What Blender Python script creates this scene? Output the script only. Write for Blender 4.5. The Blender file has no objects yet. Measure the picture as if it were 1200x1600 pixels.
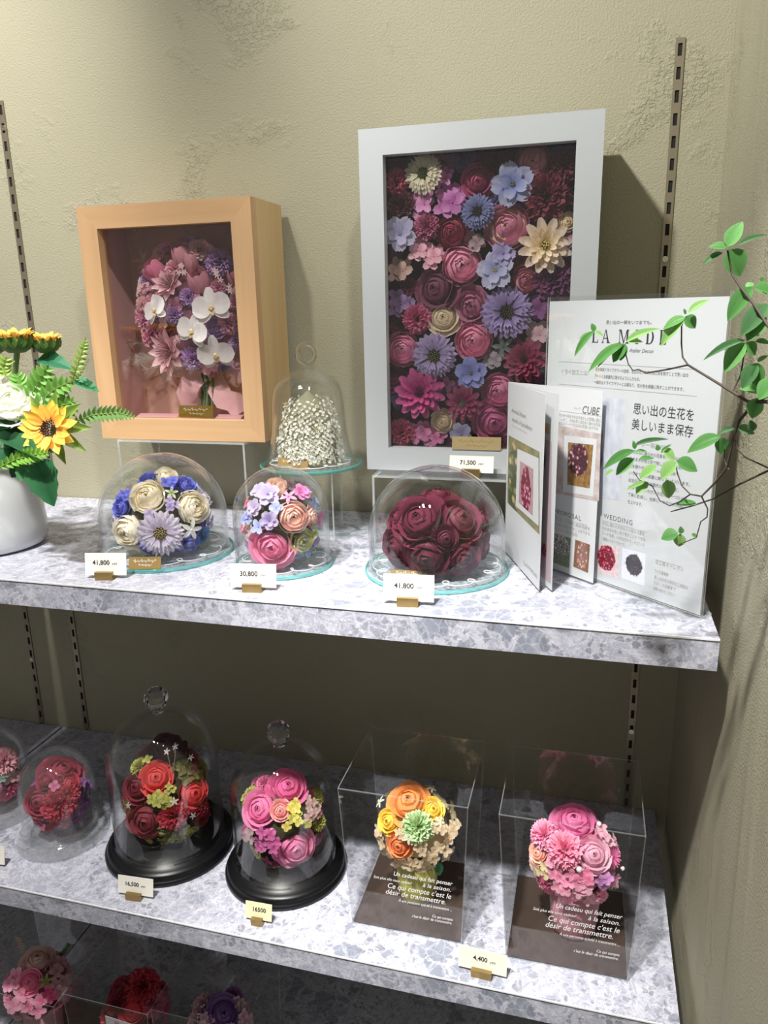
import bpy, math, random
import numpy as np
from mathutils import Vector, Matrix

SC = bpy.context.scene
COL = SC.collection
random.seed(7)
rng = np.random.default_rng(11)

# ------------------------------------------------------------------ camera
CAM = Vector((0.0, -1.06, 1.5))
FPX = 1178.0
YAW, PITCH, ROLL = math.radians(15.45), math.radians(15.0), math.radians(-1.26)
fwd = Vector((-math.sin(YAW) * math.cos(PITCH), math.cos(YAW) * math.cos(PITCH), -math.sin(PITCH)))
rgt = Vector((math.cos(YAW), math.sin(YAW), 0))
upv = rgt.cross(fwd)
r2 = math.cos(ROLL) * rgt + math.sin(ROLL) * upv
u2 = r2.cross(fwd)
cd = bpy.data.cameras.new('camera')
cd.sensor_fit = 'HORIZONTAL'; cd.sensor_width = 36.0; cd.lens = FPX / 1200 * 36.0
cd.clip_start = 0.02; cd.clip_end = 60
cam = bpy.data.objects.new('camera', cd); COL.objects.link(cam)
cam.matrix_world = Matrix(((r2.x, u2.x, -fwd.x, CAM.x), (r2.y, u2.y, -fwd.y, CAM.y), (r2.z, u2.z, -fwd.z, CAM.z), (0, 0, 0, 1)))
SC.camera = cam

# ------------------------------------------------------------------ world, lights, exposure
w = bpy.data.worlds.new('shop_ambient'); SC.world = w; w.use_nodes = True
bg = w.node_tree.nodes['Background']
bg.inputs[0].default_value = (1.0, 0.96, 0.90, 1); bg.inputs[1].default_value = 0.26

def spot(loc, aim, power, size, blend, radius=0.04, color=(1, 0.97, 0.92)):
    l = bpy.data.lights.new('ceiling_spotlight', 'SPOT')
    l.energy = power; l.spot_size = math.radians(size); l.spot_blend = blend; l.shadow_soft_size = radius; l.color = color
    o = bpy.data.objects.new('ceiling_spotlight', l); COL.objects.link(o)
    o.location = loc
    o.rotation_euler = (Vector(aim) - Vector(loc)).to_track_quat('-Z', 'Y').to_euler()
    return o
spot((-0.70, -1.05, 2.62), (-0.04, 0.0, 1.82), 122, 45, 1.0)
spot((-0.93, -0.95, 2.62), (-1.08, 0.0, 1.69), 140, 59, 1.0)
spot((-0.55, -1.02, 2.62), (-0.55, -0.36, 0.88), 150, 43, 0.7)
spot((-0.28, -1.05, 2.62), (0.10, -0.40, 0.80), 200, 40, 0.7)
spot((0.15, -1.05, 2.62), (-0.54, -0.10, 1.42), 50, 28, 1.0)

vs = SC.view_settings
vs.view_transform = 'Standard'; vs.look = 'None'; vs.gamma = 1.0; vs.use_curve_mapping = False
vs.exposure = 0.0
SC.cycles.transparent_max_bounces = 32
SC.cycles.adaptive_threshold = 0.02
SC.cycles.max_bounces = 7
SC.cycles.diffuse_bounces = 3
SC.cycles.glossy_bounces = 3

# ------------------------------------------------------------------ pixel rays (real depth is always given)
def ray(px, py):
    return (r2 * ((px - 600) / FPX) - u2 * ((py - 800) / FPX) + fwd)
def at_y(px, py, y):
    d = ray(px, py); return CAM + d * ((y - CAM.y) / d.y)
def at_z(px, py, z):
    d = ray(px, py); return CAM + d * ((z - CAM.z) / d.z)
def at_plane(px, py, p, n):
    d = ray(px, py); return CAM + d * ((p - CAM).dot(n) / d.dot(n))
def mpp(p):                                     # metres for one pixel at point p
    return (Vector(p) - CAM).dot(fwd) / FPX

# ------------------------------------------------------------------ colour and material helpers
def lin(c):
    if isinstance(c, str):
        c = c.lstrip('#'); c = tuple(int(c[i:i + 2], 16) / 255 for i in (0, 2, 4))
        c = tuple(x / 12.92 if x <= .04045 else ((x + .055) / 1.055) ** 2.4 for x in c)
    return (c[0], c[1], c[2], 1.0)
class NT:
    def __init__(s, name):
        s.m = bpy.data.materials.new(name); s.m.use_nodes = True
        s.t = s.m.node_tree; s.n = s.t.nodes; s.n.clear()
        s.out = s.n.new('ShaderNodeOutputMaterial')
    def add(s, typ, **kw):
        n = s.n.new(typ)
        for k, v in kw.items():
            if k.startswith('i_'):
                key = k[2:]; key = int(key) if key.isdigit() else key.replace('_', ' ')
                n.inputs[key].default_value = v
            else: setattr(n, k, v)
        return n
    def link(s, a, b): s.t.links.new(a, b)
    def surf(s, sock): s.link(sock, s.out.inputs['Surface'])
def ramp(nt, fac, stops, interp='LINEAR'):
    r = nt.add('ShaderNodeValToRGB'); e = r.color_ramp; e.interpolation = interp
    while len(e.elements) > 1: e.elements.remove(e.elements[-1])
    for i, (p, c) in enumerate(stops):
        el = e.elements[0] if i == 0 else e.elements.new(p)
        el.position = p; el.color = lin(c) if not isinstance(c, float) else (c, c, c, 1)
    nt.link(fac, r.inputs[0]); return r.outputs[0]
def mixc(nt, fac, a, b, mode='MIX'):
    m = nt.add('ShaderNodeMix', data_type='RGBA', blend_type=mode)
    for sock, v in ((m.inputs[0], fac), (m.inputs[6], a), (m.inputs[7], b)):
        if isinstance(v, (int, float)): sock.default_value = v
        elif isinstance(v, (tuple, str)): sock.default_value = lin(v)
        else: nt.link(v, sock)
    return m.outputs[2]
def mth(nt, op, a, b=0.0, c=0.0):
    m = nt.add('ShaderNodeMath', operation=op)
    for i, v in enumerate((a, b, c)):
        if isinstance(v, (int, float)): m.inputs[i].default_value = v
        else: nt.link(v, m.inputs[i])
    return m.outputs[0]
_pm = {}
def plain(name, c, rough=0.5, metal=0.0, spec=0.5, coat=0.0, noise=0.0, nscale=40):
    key = (name, str(c), rough, metal)
    if key in _pm: return _pm[key]
    nt = NT(name); b = nt.add('ShaderNodeBsdfPrincipled', i_Roughness=rough, i_Metallic=metal)
    b.inputs['Specular IOR Level'].default_value = spec; b.inputs['Coat Weight'].default_value = coat
    b.inputs['Base Color'].default_value = lin(c)
    if noise:
        tc = nt.add('ShaderNodeTexCoord'); n = nt.add('ShaderNodeTexNoise', i_Scale=nscale, i_Detail=4.0)
        nt.link(tc.outputs['Object'], n.inputs['Vector'])
        f = mth(nt, 'MULTIPLY_ADD', n.outputs[0], 2 * noise, 1 - noise)
        hsv = nt.add('ShaderNodeHueSaturation'); hsv.inputs['Color'].default_value = lin(c)
        nt.link(f, hsv.inputs['Value']); nt.link(hsv.outputs[0], b.inputs['Base Color'])
    nt.surf(b.outputs[0]); _pm[key] = nt.m; return nt.m
def clear(name, tint=(1, 1, 1), f0=0.04, rough=0.0, power=5.0, haze=0.0, hazecol=(0.9, 0.95, 0.95)):
    """thin clear wall: Schlick mix of see-through and mirror, symmetric for both faces"""
    key = ('clear', name)
    if key in _pm: return _pm[key]
    nt = NT(name)
    tr = nt.add('ShaderNodeBsdfTransparent'); tr.inputs[0].default_value = lin(tint)
    gl = nt.add('ShaderNodeBsdfGlossy', i_Roughness=rough); gl.inputs[0].default_value = (1, 1, 1, 1)
    lw = nt.add('ShaderNodeLayerWeight', i_Blend=0.5)
    p = mth(nt, 'POWER', lw.outputs['Facing'], power)
    f = mth(nt, 'MULTIPLY_ADD', p, 0.8 - f0, f0)
    mx = nt.add('ShaderNodeMixShader'); nt.link(f, mx.inputs[0]); nt.link(tr.outputs[0], mx.inputs[1]); nt.link(gl.outputs[0], mx.inputs[2])
    o = mx.outputs[0]
    if haze:
        df = nt.add('ShaderNodeBsdfDiffuse'); df.inputs[0].default_value = lin(hazecol)
        m2 = nt.add('ShaderNodeMixShader'); m2.inputs[0].default_value = haze
        nt.link(o, m2.inputs[1]); nt.link(df.outputs[0], m2.inputs[2]); o = m2.outputs[0]
    nt.surf(o); _pm[key] = nt.m; return nt.m
_fm = {}
def petal_mat(c1, c2=None, trans=0.22, rough=0.55):
    c2 = c2 or c1
    if min(lin(c2)[:3]) > 0.45: trans = max(trans, 0.42)
    key = (c1, c2, trans, rough)
    if key in _fm: return _fm[key]
    nt = NT('petal_' + c1.lstrip('#'))
    at = nt.add('ShaderNodeAttribute', attribute_name='t')
    col = mixc(nt, at.outputs['Fac'], c1, c2)
    tc = nt.add('ShaderNodeTexCoord'); n = nt.add('ShaderNodeTexNoise', i_Scale=6.0, i_Detail=3.0)
    nt.link(tc.outputs['Object'], n.inputs['Vector'])
    hsv = nt.add('ShaderNodeHueSaturation'); nt.link(col, hsv.inputs['Color'])
    nt.link(mth(nt, 'MULTIPLY_ADD', n.outputs[0], 0.3, 0.99), hsv.inputs['Value']); hsv.inputs['Saturation'].default_value = 0.90
    b = nt.add('ShaderNodeBsdfPrincipled', i_Roughness=rough); b.inputs['Specular IOR Level'].default_value = 0.25
    nt.link(hsv.outputs[0], b.inputs['Base Color'])
    tl = nt.add('ShaderNodeBsdfTranslucent'); nt.link(hsv.outputs[0], tl.inputs[0])
    mx = nt.add('ShaderNodeMixShader'); mx.inputs[0].default_value = trans
    nt.link(b.outputs[0], mx.inputs[1]); nt.link(tl.outputs[0], mx.inputs[2])
    nt.surf(mx.outputs[0]); _fm[key] = nt.m; return nt.m

# ------------------------------------------------------------------ mesh helpers
class G:
    """collects geometry in world coordinates, then becomes ONE mesh object"""
    def __init__(s): s.v = []; s.f = []; s.t = []; s.mi = []; s.cur = 0; s.uv = {}
    def add(s, V, F, t=None):
        o = len(s.v); s.v += [tuple(x) for x in V]; s.f += [tuple(i + o for i in f) for f in F]
        s.t += list(t) if t is not None else [0.5] * len(V); s.mi += [s.cur] * len(F); return s
    def box(s, c, size, rz=0.0, R=None):
        hx, hy, hz = (q / 2 for q in size); c = Vector(c); M = R or Matrix.Rotation(rz, 3, 'Z')
        V = [c + M @ Vector((x * hx, y * hy, z * hz)) for z in (-1, 1) for x, y in ((-1, -1), (1, -1), (1, 1), (-1, 1))]
        return s.add(V, [(3, 2, 1, 0), (4, 5, 6, 7), (0, 1, 5, 4), (1, 2, 6, 5), (2, 3, 7, 6), (3, 0, 4, 7)])
    def slab(s, P, n, th, edge=None):
        """polygon P (list of points) extruded by th along n; edge = material index of the rim"""
        k = len(P); n = Vector(n) * th; V = [Vector(p) for p in P] + [Vector(p) + n for p in P]
        s.add(V, [tuple(range(k))[::-1], tuple(range(k, 2 * k))])
        if edge is not None: keep, s.cur = s.cur, edge
        o = len(s.v) - 2 * k
        for i in range(k):
            j = (i + 1) % k; s.f.append((o + i, o + j, o + k + j, o + k + i)); s.mi.append(s.cur)
        if edge is not None: s.cur = keep
        return s
    def lathe(s, prof, c, seg=48, sx=1.0, sy=1.0, cap=False):
        c = Vector(c); V = []; F = []; n = len(prof)
        for i in range(seg):
            a = 2 * math.pi * i / seg
            for r, z in prof: V.append((c.x + sx * r * math.cos(a), c.y + sy * r * math.sin(a), c.z + z))
        for i in range(seg):
            j = (i + 1) % seg
            for k in range(n - 1): F.append((i * n + k, j * n + k, j * n + k + 1, i * n + k + 1))
        if cap:
            F.append(tuple(i * n for i in range(seg))[::-1]); F.append(tuple(i * n + n - 1 for i in range(seg)))
        return s.add(V, F)
    def tube(s, pts, r, seg=6, r_end=None, closed=False):
        P = [Vector(p) for p in pts]; n = len(P); V = []; F = []; T = []
        up = Vector((0.13, 0.31, 0.94))
        for i, p in enumerate(P):
            if closed: d = P[(i + 1) % n] - P[i - 1]
            else: d = P[min(i + 1, n - 1)] - P[max(i - 1, 0)]
            d = d.normalized() if d.length > 1e-9 else Vector((0, 0, 1))
            a = d.cross(up); a = a.normalized() if a.length > 1e-4 else Vector((1, 0, 0)); b = d.cross(a)
            rr = r if r_end is None else r + (r_end - r) * i / max(1, n - 1)
            for k in range(seg):
                q = 2 * math.pi * k / seg; V.append(p + a * (rr * math.cos(q)) + b * (rr * math.sin(q))); T.append(i / max(1, n - 1))
        for i in range(n if closed else n - 1):
            j = (i + 1) % n
            for k in range(seg):
                l = (k + 1) % seg; F.append((i * seg + k, i * seg + l, j * seg + l, j * seg + k))
        if not closed: F += [tuple(range(seg)), tuple((n - 1) * seg + k for k in range(seg))[::-1]]
        return s.add(V, F, T)
    def ball(s, c, r, nu=10, nv=7, sz=1.0, t=0.5):
        c = Vector(c); V = [(c.x, c.y, c.z - r * sz)]; F = []
        for j in range(1, nv):
            th = math.pi * j / nv
            for i in range(nu):
                a = 2 * math.pi * i / nu; V.append((c.x + r * math.sin(th) * math.cos(a), c.y + r * math.sin(th) * math.sin(a), c.z - r * sz * math.cos(th)))
        V.append((c.x, c.y, c.z + r * sz))
        for i in range(nu): F.append((0, 1 + (i + 1) % nu, 1 + i))
        for j in range(nv - 2):
            for i in range(nu): a = 1 + j * nu; F.append((a + i, a + (i + 1) % nu, a + nu + (i + 1) % nu, a + nu + i))
        a = 1 + (nv - 2) * nu; L = len(V) - 1
        for i in range(nu): F.append((a + i, a + (i + 1) % nu, L))
        return s.add(V, F, [t] * len(V))
    def mesh(s, name, base=(0, 0, 0), smooth=False):
        b = Vector(base); me = bpy.data.meshes.new(name)
        me.from_pydata([(x - b.x, y - b.y, z - b.z) for x, y, z in s.v], [], s.f)
        a = me.attributes.new('t', 'FLOAT', 'POINT'); a.data.foreach_set('value', s.t)
        if max(s.mi, default=0): me.polygons.foreach_set('material_index', s.mi)
        if smooth: me.polygons.foreach_set('use_smooth', [True] * len(me.polygons))
        me.update(); return me
    def obj(s, name, mat, parent=None, smooth=False):
        base = root_loc(parent) if parent else Vector((0, 0, 0))
        me = s.mesh(name, base, smooth)
        for m in (mat if isinstance(mat, (list, tuple)) else [mat]): me.materials.append(m)
        o = bpy.data.objects.new(name, me); COL.objects.link(o); o.parent = parent
        return o
def root_loc(o):
    while o.parent: o = o.parent
    return o.location.copy()
def tag(o, label=None, cat=None, group=None, kind=None):
    if label: o['label'] = label
    if cat: o['category'] = cat
    if group: o['group'] = group
    if kind: o['kind'] = kind
    return o
def thing(name, loc, label, cat, group=None):
    e = bpy.data.objects.new(name, None); e.empty_display_size = 0.02; COL.objects.link(e); e.location = loc
    return tag(e, label, cat, group)

def text(body, size, org, xd, yd, mat, parent, align='LEFT', shear=0.0, off=0.0, bold=0.0, name='lettering', width=None, spacing=1.0):
    c = bpy.data.curves.new('text', 'FONT'); c.body = body; c.size = 1.0; c.align_x = align; c.shear = shear; c.offset = bold
    c.resolution_u = 3; c.space_character = spacing
    o = bpy.data.objects.new('text', c)
    me = bpy.data.meshes.new_from_object(o)
    bpy.data.objects.remove(o); bpy.data.curves.remove(c)
    V = [v.co.copy() for v in me.vertices]; F = [tuple(p.vertices) for p in me.polygons]; bpy.data.meshes.remove(me)
    xd = Vector(xd).normalized(); yd = Vector(yd).normalized(); n = xd.cross(yd); org = Vector(org)
    sx = size
    if width and V:
        ext = max(v.x for v in V) - min(v.x for v in V); sx = width / ext
    g = G(); g.add([org + xd * (v.x * sx) + yd * (v.y * size) + n * off for v in V], F)
    return g.obj(name, mat, parent)

# ------------------------------------------------------------------ materials of the place
def plaster(name, c, streak=False):
    nt = NT(name); tc = nt.add('ShaderNodeTexCoord'); P = tc.outputs['Object']
    big = nt.add('ShaderNodeTexNoise', i_Scale=2.2, i_Detail=5.0, i_Roughness=0.6); nt.link(P, big.inputs['Vector'])
    mask = nt.add('ShaderNodeTexNoise', i_Scale=5.0, i_Detail=6.0, i_Roughness=0.65, i_Distortion=0.4); nt.link(P, mask.inputs['Vector'])
    m = ramp(nt, mask.outputs[0], [(0.57, 0.0), (0.64, 1.0)])
    pit = nt.add('ShaderNodeTexNoise', i_Scale=150.0, i_Detail=3.0, i_Roughness=0.6, i_Distortion=1.0); nt.link(P, pit.inputs['Vector'])
    pr = ramp(nt, pit.outputs[0], [(0.36, 0.0), (0.52, 1.0)])
    fine = nt.add('ShaderNodeTexNoise', i_Scale=420.0, i_Detail=3.0); nt.link(P, fine.inputs['Vector'])
    h1 = mth(nt, 'MULTIPLY', pr, m); h1 = mth(nt, 'MULTIPLY', h1, 1.1)
    h2 = mth(nt, 'MULTIPLY_ADD', fine.outputs[0], 0.9, h1)
    h3 = mth(nt, 'MULTIPLY_ADD', big.outputs[0], 2.0, h2)
    if streak:
        mp = nt.add('ShaderNodeMapping'); mp.inputs['Scale'].default_value = (1, 6, 0.7); nt.link(P, mp.inputs[0])
        st = nt.add('ShaderNodeTexNoise', i_Scale=2.2, i_Detail=2.0, i_Distortion=0.8); nt.link(mp.outputs[0], st.inputs['Vector'])
        h3 = mth(nt, 'MULTIPLY_ADD', st.outputs[0], 5.5, h3)
    col = mixc(nt, big.outputs[0], tuple(x * 0.88 for x in lin(c)[:3]), tuple(min(1, x * 1.12) for x in lin(c)[:3]))
    b = nt.add('ShaderNodeBsdfPrincipled', i_Roughness=0.62); b.inputs['Specular IOR Level'].default_value = 0.35
    nt.link(col, b.inputs['Base Color'])
    bp = nt.add('ShaderNodeBump', i_Strength=0.55, i_Distance=0.0022); nt.link(h3, bp.inputs['Height']); nt.link(bp.outputs[0], b.inputs['Normal'])
    nt.surf(b.outputs[0]); return nt.m
def stone(name):
    """grey-lilac breccia laminate: cloudy pale ground, crackled veins, angular grey chips of many sizes"""
    nt = NT(name); tc = nt.add('ShaderNodeTexCoord'); P = tc.outputs['Object']
    wob = nt.add('ShaderNodeTexNoise', i_Scale=30.0, i_Detail=5.0, i_Roughness=0.65); nt.link(P, wob.inputs['Vector'])
    va = nt.add('ShaderNodeVectorMath', operation='MULTIPLY_ADD'); va.inputs[1].default_value = (0.016, 0.016, 0.016)
    nt.link(wob.outputs[1], va.inputs[0]); nt.link(P, va.inputs[2]); Q = va.outputs[0]
    n1 = nt.add('ShaderNodeTexNoise', i_Scale=16.0, i_Detail=10.0, i_Roughness=0.74, i_Distortion=1.8); nt.link(P, n1.inputs['Vector'])
    base = ramp(nt, n1.outputs[0], [(0.28, '#787a88'), (0.38, '#9c9eae'), (0.46, '#c6c7d4'), (0.53, '#a6a8b8'), (0.60, '#cdcedb'), (0.70, '#9c9eaf'), (0.80, '#dcdce8')])
    rg = nt.add('ShaderNodeTexNoise', i_Scale=9.0, i_Detail=2.0); nt.link(P, rg.inputs['Vector'])
    patch = ramp(nt, rg.outputs[0], [(0.40, 0.35), (0.56, 1.0)])
    for sc, lo, hi, c, amt in ((30, .86, .88, '#757c8e', .9), (66, .80, .83, '#757a88', .85), (150, .74, .80, '#666a76', .8)):
        v = nt.add('ShaderNodeTexVoronoi', i_Scale=sc, i_Randomness=1.0); nt.link(Q, v.inputs['Vector'])
        sp = nt.add('ShaderNodeSeparateColor'); nt.link(v.outputs['Color'], sp.inputs[0])
        e = nt.add('ShaderNodeTexVoronoi', i_Scale=sc, feature='DISTANCE_TO_EDGE'); nt.link(Q, e.inputs['Vector'])
        em = ramp(nt, e.outputs['Distance'], [(0.05, 0.0), (0.09, 1.0)])
        k = mth(nt, 'MULTIPLY', ramp(nt, sp.outputs[0], [(lo, 0.0), (hi, 1.0)]), em)
        k = mth(nt, 'MULTIPLY', mth(nt, 'MULTIPLY', k, amt), patch)
        base = mixc(nt, k, base, mixc(nt, mth(nt, 'MULTIPLY', n1.outputs[0], .5), c, '#b3b7c4'))
    for sc, amt in ((26.0, .22), (70.0, .28)):
        ve = nt.add('ShaderNodeTexVoronoi', i_Scale=sc, feature='DISTANCE_TO_EDGE'); nt.link(Q, ve.inputs['Vector'])
        vm = mth(nt, 'MULTIPLY', ramp(nt, ve.outputs['Distance'], [(0.0, 1.0), (0.05, 0.0)]), amt)
        base = mixc(nt, vm, base, '#efeff5')
    n2 = nt.add('ShaderNodeTexNoise', i_Scale=120.0, i_Detail=4.0, i_Roughness=0.7, i_Distortion=2.5); nt.link(P, n2.inputs['Vector'])
    base = mixc(nt, mth(nt, 'MULTIPLY', ramp(nt, n2.outputs[0], [(0.32, 1.0), (0.45, 0.0)]), 0.7), base, '#747783')
    b = nt.add('ShaderNodeBsdfPrincipled', i_Roughness=0.42); b.inputs['Specular IOR Level'].default_value = 0.35
    nt.link(base, b.inputs['Base Color']); nt.surf(b.outputs[0]); return nt.m
def wood(name, c1, c2, axis=2, scale=9.0):
    nt = NT(name); tc = nt.add('ShaderNodeTexCoord'); mp = nt.add('ShaderNodeMapping')
    s = [scale * 6] * 3; s[axis] = scale * 0.35; mp.inputs['Scale'].default_value = s; nt.link(tc.outputs['Object'], mp.inputs[0])
    n = nt.add('ShaderNodeTexNoise', i_Scale=1.0, i_Detail=5.0, i_Distortion=0.5); nt.link(mp.outputs[0], n.inputs['Vector'])
    col = ramp(nt, n.outputs[0], [(0.3, c1), (0.7, c2)])
    b = nt.add('ShaderNodeBsdfPrincipled', i_Roughness=0.45); nt.link(col, b.inputs['Base Color']); nt.surf(b.outputs[0]); return nt.m

M_WALL = plaster('olive_grey_plaster', '#a39f88')
M_WALLR = plaster('olive_grey_plaster_trowelled', '#aaa68f', True)
M_STONE = stone('grey_breccia_laminate')
M_EDGE_HIGHLIGHT = plain('painted_edge_highlight', '#f2f2f6', 0.3)  # painted highlight for the shelves' top front edge
M_FLOOR = plain('dark_shop_floor', '#6d665c', 0.5, noise=0.15, nscale=6)
M_RAIL = plain('brushed_rail_metal', '#a59b86', 0.38, 0.85, noise=0.1)
M_SLOT_SHADE = plain('slot_shade', '#15130f', 0.8)  # near-black painted shade for the rail slots
M_SCREW = plain('screw_metal', '#d8d2c4', 0.25, 1.0)
M_GLASS = clear('dome_glass', (0.985, 0.99, 0.985), f0=0.045, power=3.6)
M_PANE = clear('picture_glass', (0.96, 0.96, 0.96), f0=0.05)
M_ACR = clear('clear_acrylic', (0.985, 0.99, 0.99), f0=0.04)
M_PET = clear('clear_plastic', (0.97, 0.975, 0.975), f0=0.045, haze=0.012)
M_EDGE = clear('acrylic_edge', (0.9, 0.93, 0.93), f0=0.12, rough=0.15, haze=0.38, hazecol=(0.8, 0.85, 0.85))
M_EDGE2 = clear('thin_acrylic_edge', (0.9, 0.93, 0.93), f0=0.08, rough=0.15, haze=0.14, hazecol=(0.8, 0.85, 0.85))
M_PETB = clear('thick_clear_plastic', (0.95, 0.955, 0.96), f0=0.08, haze=0.07)
M_TEAL = clear('glass_plate_rim', (0.55, 0.85, 0.82), f0=0.10, haze=0.55, hazecol='#5fb3ae')
M_PLATE = clear('glass_plate', (0.93, 0.985, 0.97), f0=0.05)
M_WHITE = plain('white_lacquer', '#bcc1c4', 0.32)
M_PAPER = plain('white_paper', '#c9cccf', 0.55)
M_CARD = plain('cream_card', '#efece2', 0.6)
M_CARD2 = plain('yellowed_card', '#e6e0b8', 0.6)
M_BRASS = plain('card_holder_brass', '#9d8554', 0.35, 0.75)
M_GOLD = plain('name_plate_gold', '#8f7440', 0.5, 0.4)
M_INK = plain('dark_ink', '#2b2b30', 0.6)
M_INK2 = plain('grey_ink', '#6d6f75', 0.6)
M_INK3 = plain('pale_ink', '#a9a7a2', 0.6)
M_WINK = plain('white_ink', '#fafafa', 0.5)
M_BLKBASE = plain('black_lacquer_base', '#0d0e11', 0.34, spec=0.35)
M_FOAM = plain('moss_foam', '#3a3a22', 0.9, noise=0.3, nscale=120)  # foam coloured dark to give the shaded gaps between blooms
M_BROWN = plain('brown_base_card', '#4a3c35', 0.5, noise=0.08, nscale=60)
M_CORD = plain('white_cord', '#f4f4f6', 0.5)

# ------------------------------------------------------------------ the room and the shelves
Z1, Z2, Z3 = 1.2045, 0.7568, 0.3090
SF, TH = -0.372, 0.032                        # shelf front y, thickness
XS, XW, SEAM = 0.1240, 0.1405, -0.9280
def plane(name, P, mat):
    g = G(); g.add(P, [tuple(range(len(P)))]); return tag(g.obj(name, mat), kind='structure')
g = G(); g.box((-0.90, 0.05, 1.4), (2.32, 0.1, 2.8)); tag(g.obj('wall_back', M_WALL), kind='structure')
g = G(); g.box((XW + 0.06, -0.299, 1.4), (0.12, 0.60, 2.8)); tag(g.obj('wall_right', M_WALLR), kind='structure')
g = G(); g.box((-0.9, -1.6, -0.03), (6, 3.4, 0.06)); tag(g.obj('floor', M_FLOOR), kind='structure')

def shelf(x0, x1, z, label):
    t = thing('shelf_board', ((x0 + x1) / 2, SF / 2, z - TH), label, 'shelf', 'stone-look wall shelves')
    g = G(); g.box(((x0 + x1) / 2, (SF - 0.002) / 2, z - TH / 2), (x1 - x0, abs(SF) - 0.002, TH)); g.obj('board', M_STONE, t)
    g = G(); g.box(((x0 + x1) / 2, SF - 0.0004, z - 0.0008), (x1 - x0, 0.0012, 0.0017)); g.obj('edge_highlight', M_EDGE_HIGHLIGHT, t)  # white strip stands in for light caught along the edge
shelf(SEAM + 0.0022, XS, Z1, 'upper grey stone-look shelf carrying the framed flowers and low domes')
shelf(-2.0, SEAM - 0.0022, Z1, 'left end of the upper grey shelf, mostly out of frame behind the white vase')
shelf(SEAM + 0.0022, XS, Z2, 'middle grey stone-look shelf carrying black-based domes and clear boxes')
shelf(-2.0, SEAM - 0.0022, Z2, 'short stretch of the middle grey shelf left of the dark seam')
shelf(SEAM + 0.0022, XS, Z3, 'lowest grey stone-look shelf in shade at the bottom edge')
shelf(-2.0, SEAM - 0.0022, Z3, 'lowest grey shelf left of the seam, hidden in shade')

def rail(x, ztop, screws, label):
    t = thing('slotted_rail', (x, 0, 0.05), label, 'shelf rail', 'slotted shelf rails let into the plaster')
    g = G(); W, S, PT, SL = 0.0105, 0.0048, 0.025, 0.0135
    y = -0.0011
    for s in (-1, 1): g.box((x + s * (W + S) / 4, y, (ztop + 0.05) / 2), ((W - S) / 2, 0.0016, ztop - 0.05))
    z = ztop - 0.006
    g.box((x, y, ztop - 0.003), (S, 0.0016, 0.006))
    while z > 0.1:
        g.box((x, y, z - SL - (PT - SL) / 2), (S, 0.0016, PT - SL)); z -= PT
    g.obj('channel', M_RAIL, t)
    g = G(); g.box((x, -0.0001, (ztop + 0.05) / 2), (S + 0.001, 0.0003, ztop - 0.052)); g.obj('slot_shade_strip', M_SLOT_SHADE, t)  # black strip stands in for the shade inside the slots
    for px, py in screws:
        p = at_y(px, py, -0.002); g = G()
        V = []; F = []
        for i in range(16):
            a = 2 * math.pi * i / 16
            for r, yy in ((0.0042, -0.0019), (0.0036, -0.0034), (0.0016, -0.0034), (0.0014, -0.0026)): V.append((x + r * math.cos(a), yy, p.z + r * math.sin(a)))
        for i in range(16):
            j = (i + 1) % 16
            for k in range(3): F.append((i * 4 + k, i * 4 + k + 1, j * 4 + k + 1, j * 4 + k))
        F.append(tuple(i * 4 + 3 for i in range(16)))
        g.add(V, F); g.obj('screw', M_SCREW, t)
rail(0.0822, 1.802, ((1037, 405), (987, 1143)), 'slotted metal shelf rail right of the white frame near the corner')
rail(-0.8755, 1.815, ((5, 200),), 'slotted metal shelf rail running down left of the wooden box')
rail(-0.974, 1.815, ((48, 1030),), 'slotted metal shelf rail at far left above the red dome')

# ------------------------------------------------------------------ flower kit: prototypes of unit radius, axis +Z
PROTO = {}
def cup_petal(R, th0, th1, wdt, curl=0.0, ruf=0.0, point=0.0, zoff=0.0, zs=1.0, nu=6, nv=5, skew=0.05):
    V = []; T = []
    for j in range(nv):
        v = j / (nv - 1)
        for i in range(nu):
            u = -1 + 2 * i / (nu - 1)
            e = 1 - 0.24 * abs(u) ** 3 * v - point * abs(u) * v
            th = math.radians(th0 + (th1 - th0) * v * e)
            ph = u * wdt / 2 * (0.45 + 0.55 * math.sin(min(1, v * 1.3) * math.pi / 2))
            rr = R * math.sin(th); z = -R * math.cos(th) * zs
            if v > 0.55:
                k = ((v - 0.55) / 0.45) ** 2; rr += curl * R * k; z -= curl * R * 0.55 * k
            rr *= 1 + skew * u
            z += ruf * math.sin(u * 7.3 + R * 9) * v * v; rr += ruf * 0.7 * math.cos(u * 8.1 + R * 5) * v * v
            V.append((rr * math.cos(ph), rr * math.sin(ph), z + zoff)); T.append(v)
    F = [(j * nu + i, j * nu + i + 1, (j + 1) * nu + i + 1, (j + 1) * nu + i) for j in range(nv - 1) for i in range(nu - 1)]
    return V, F, T
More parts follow.
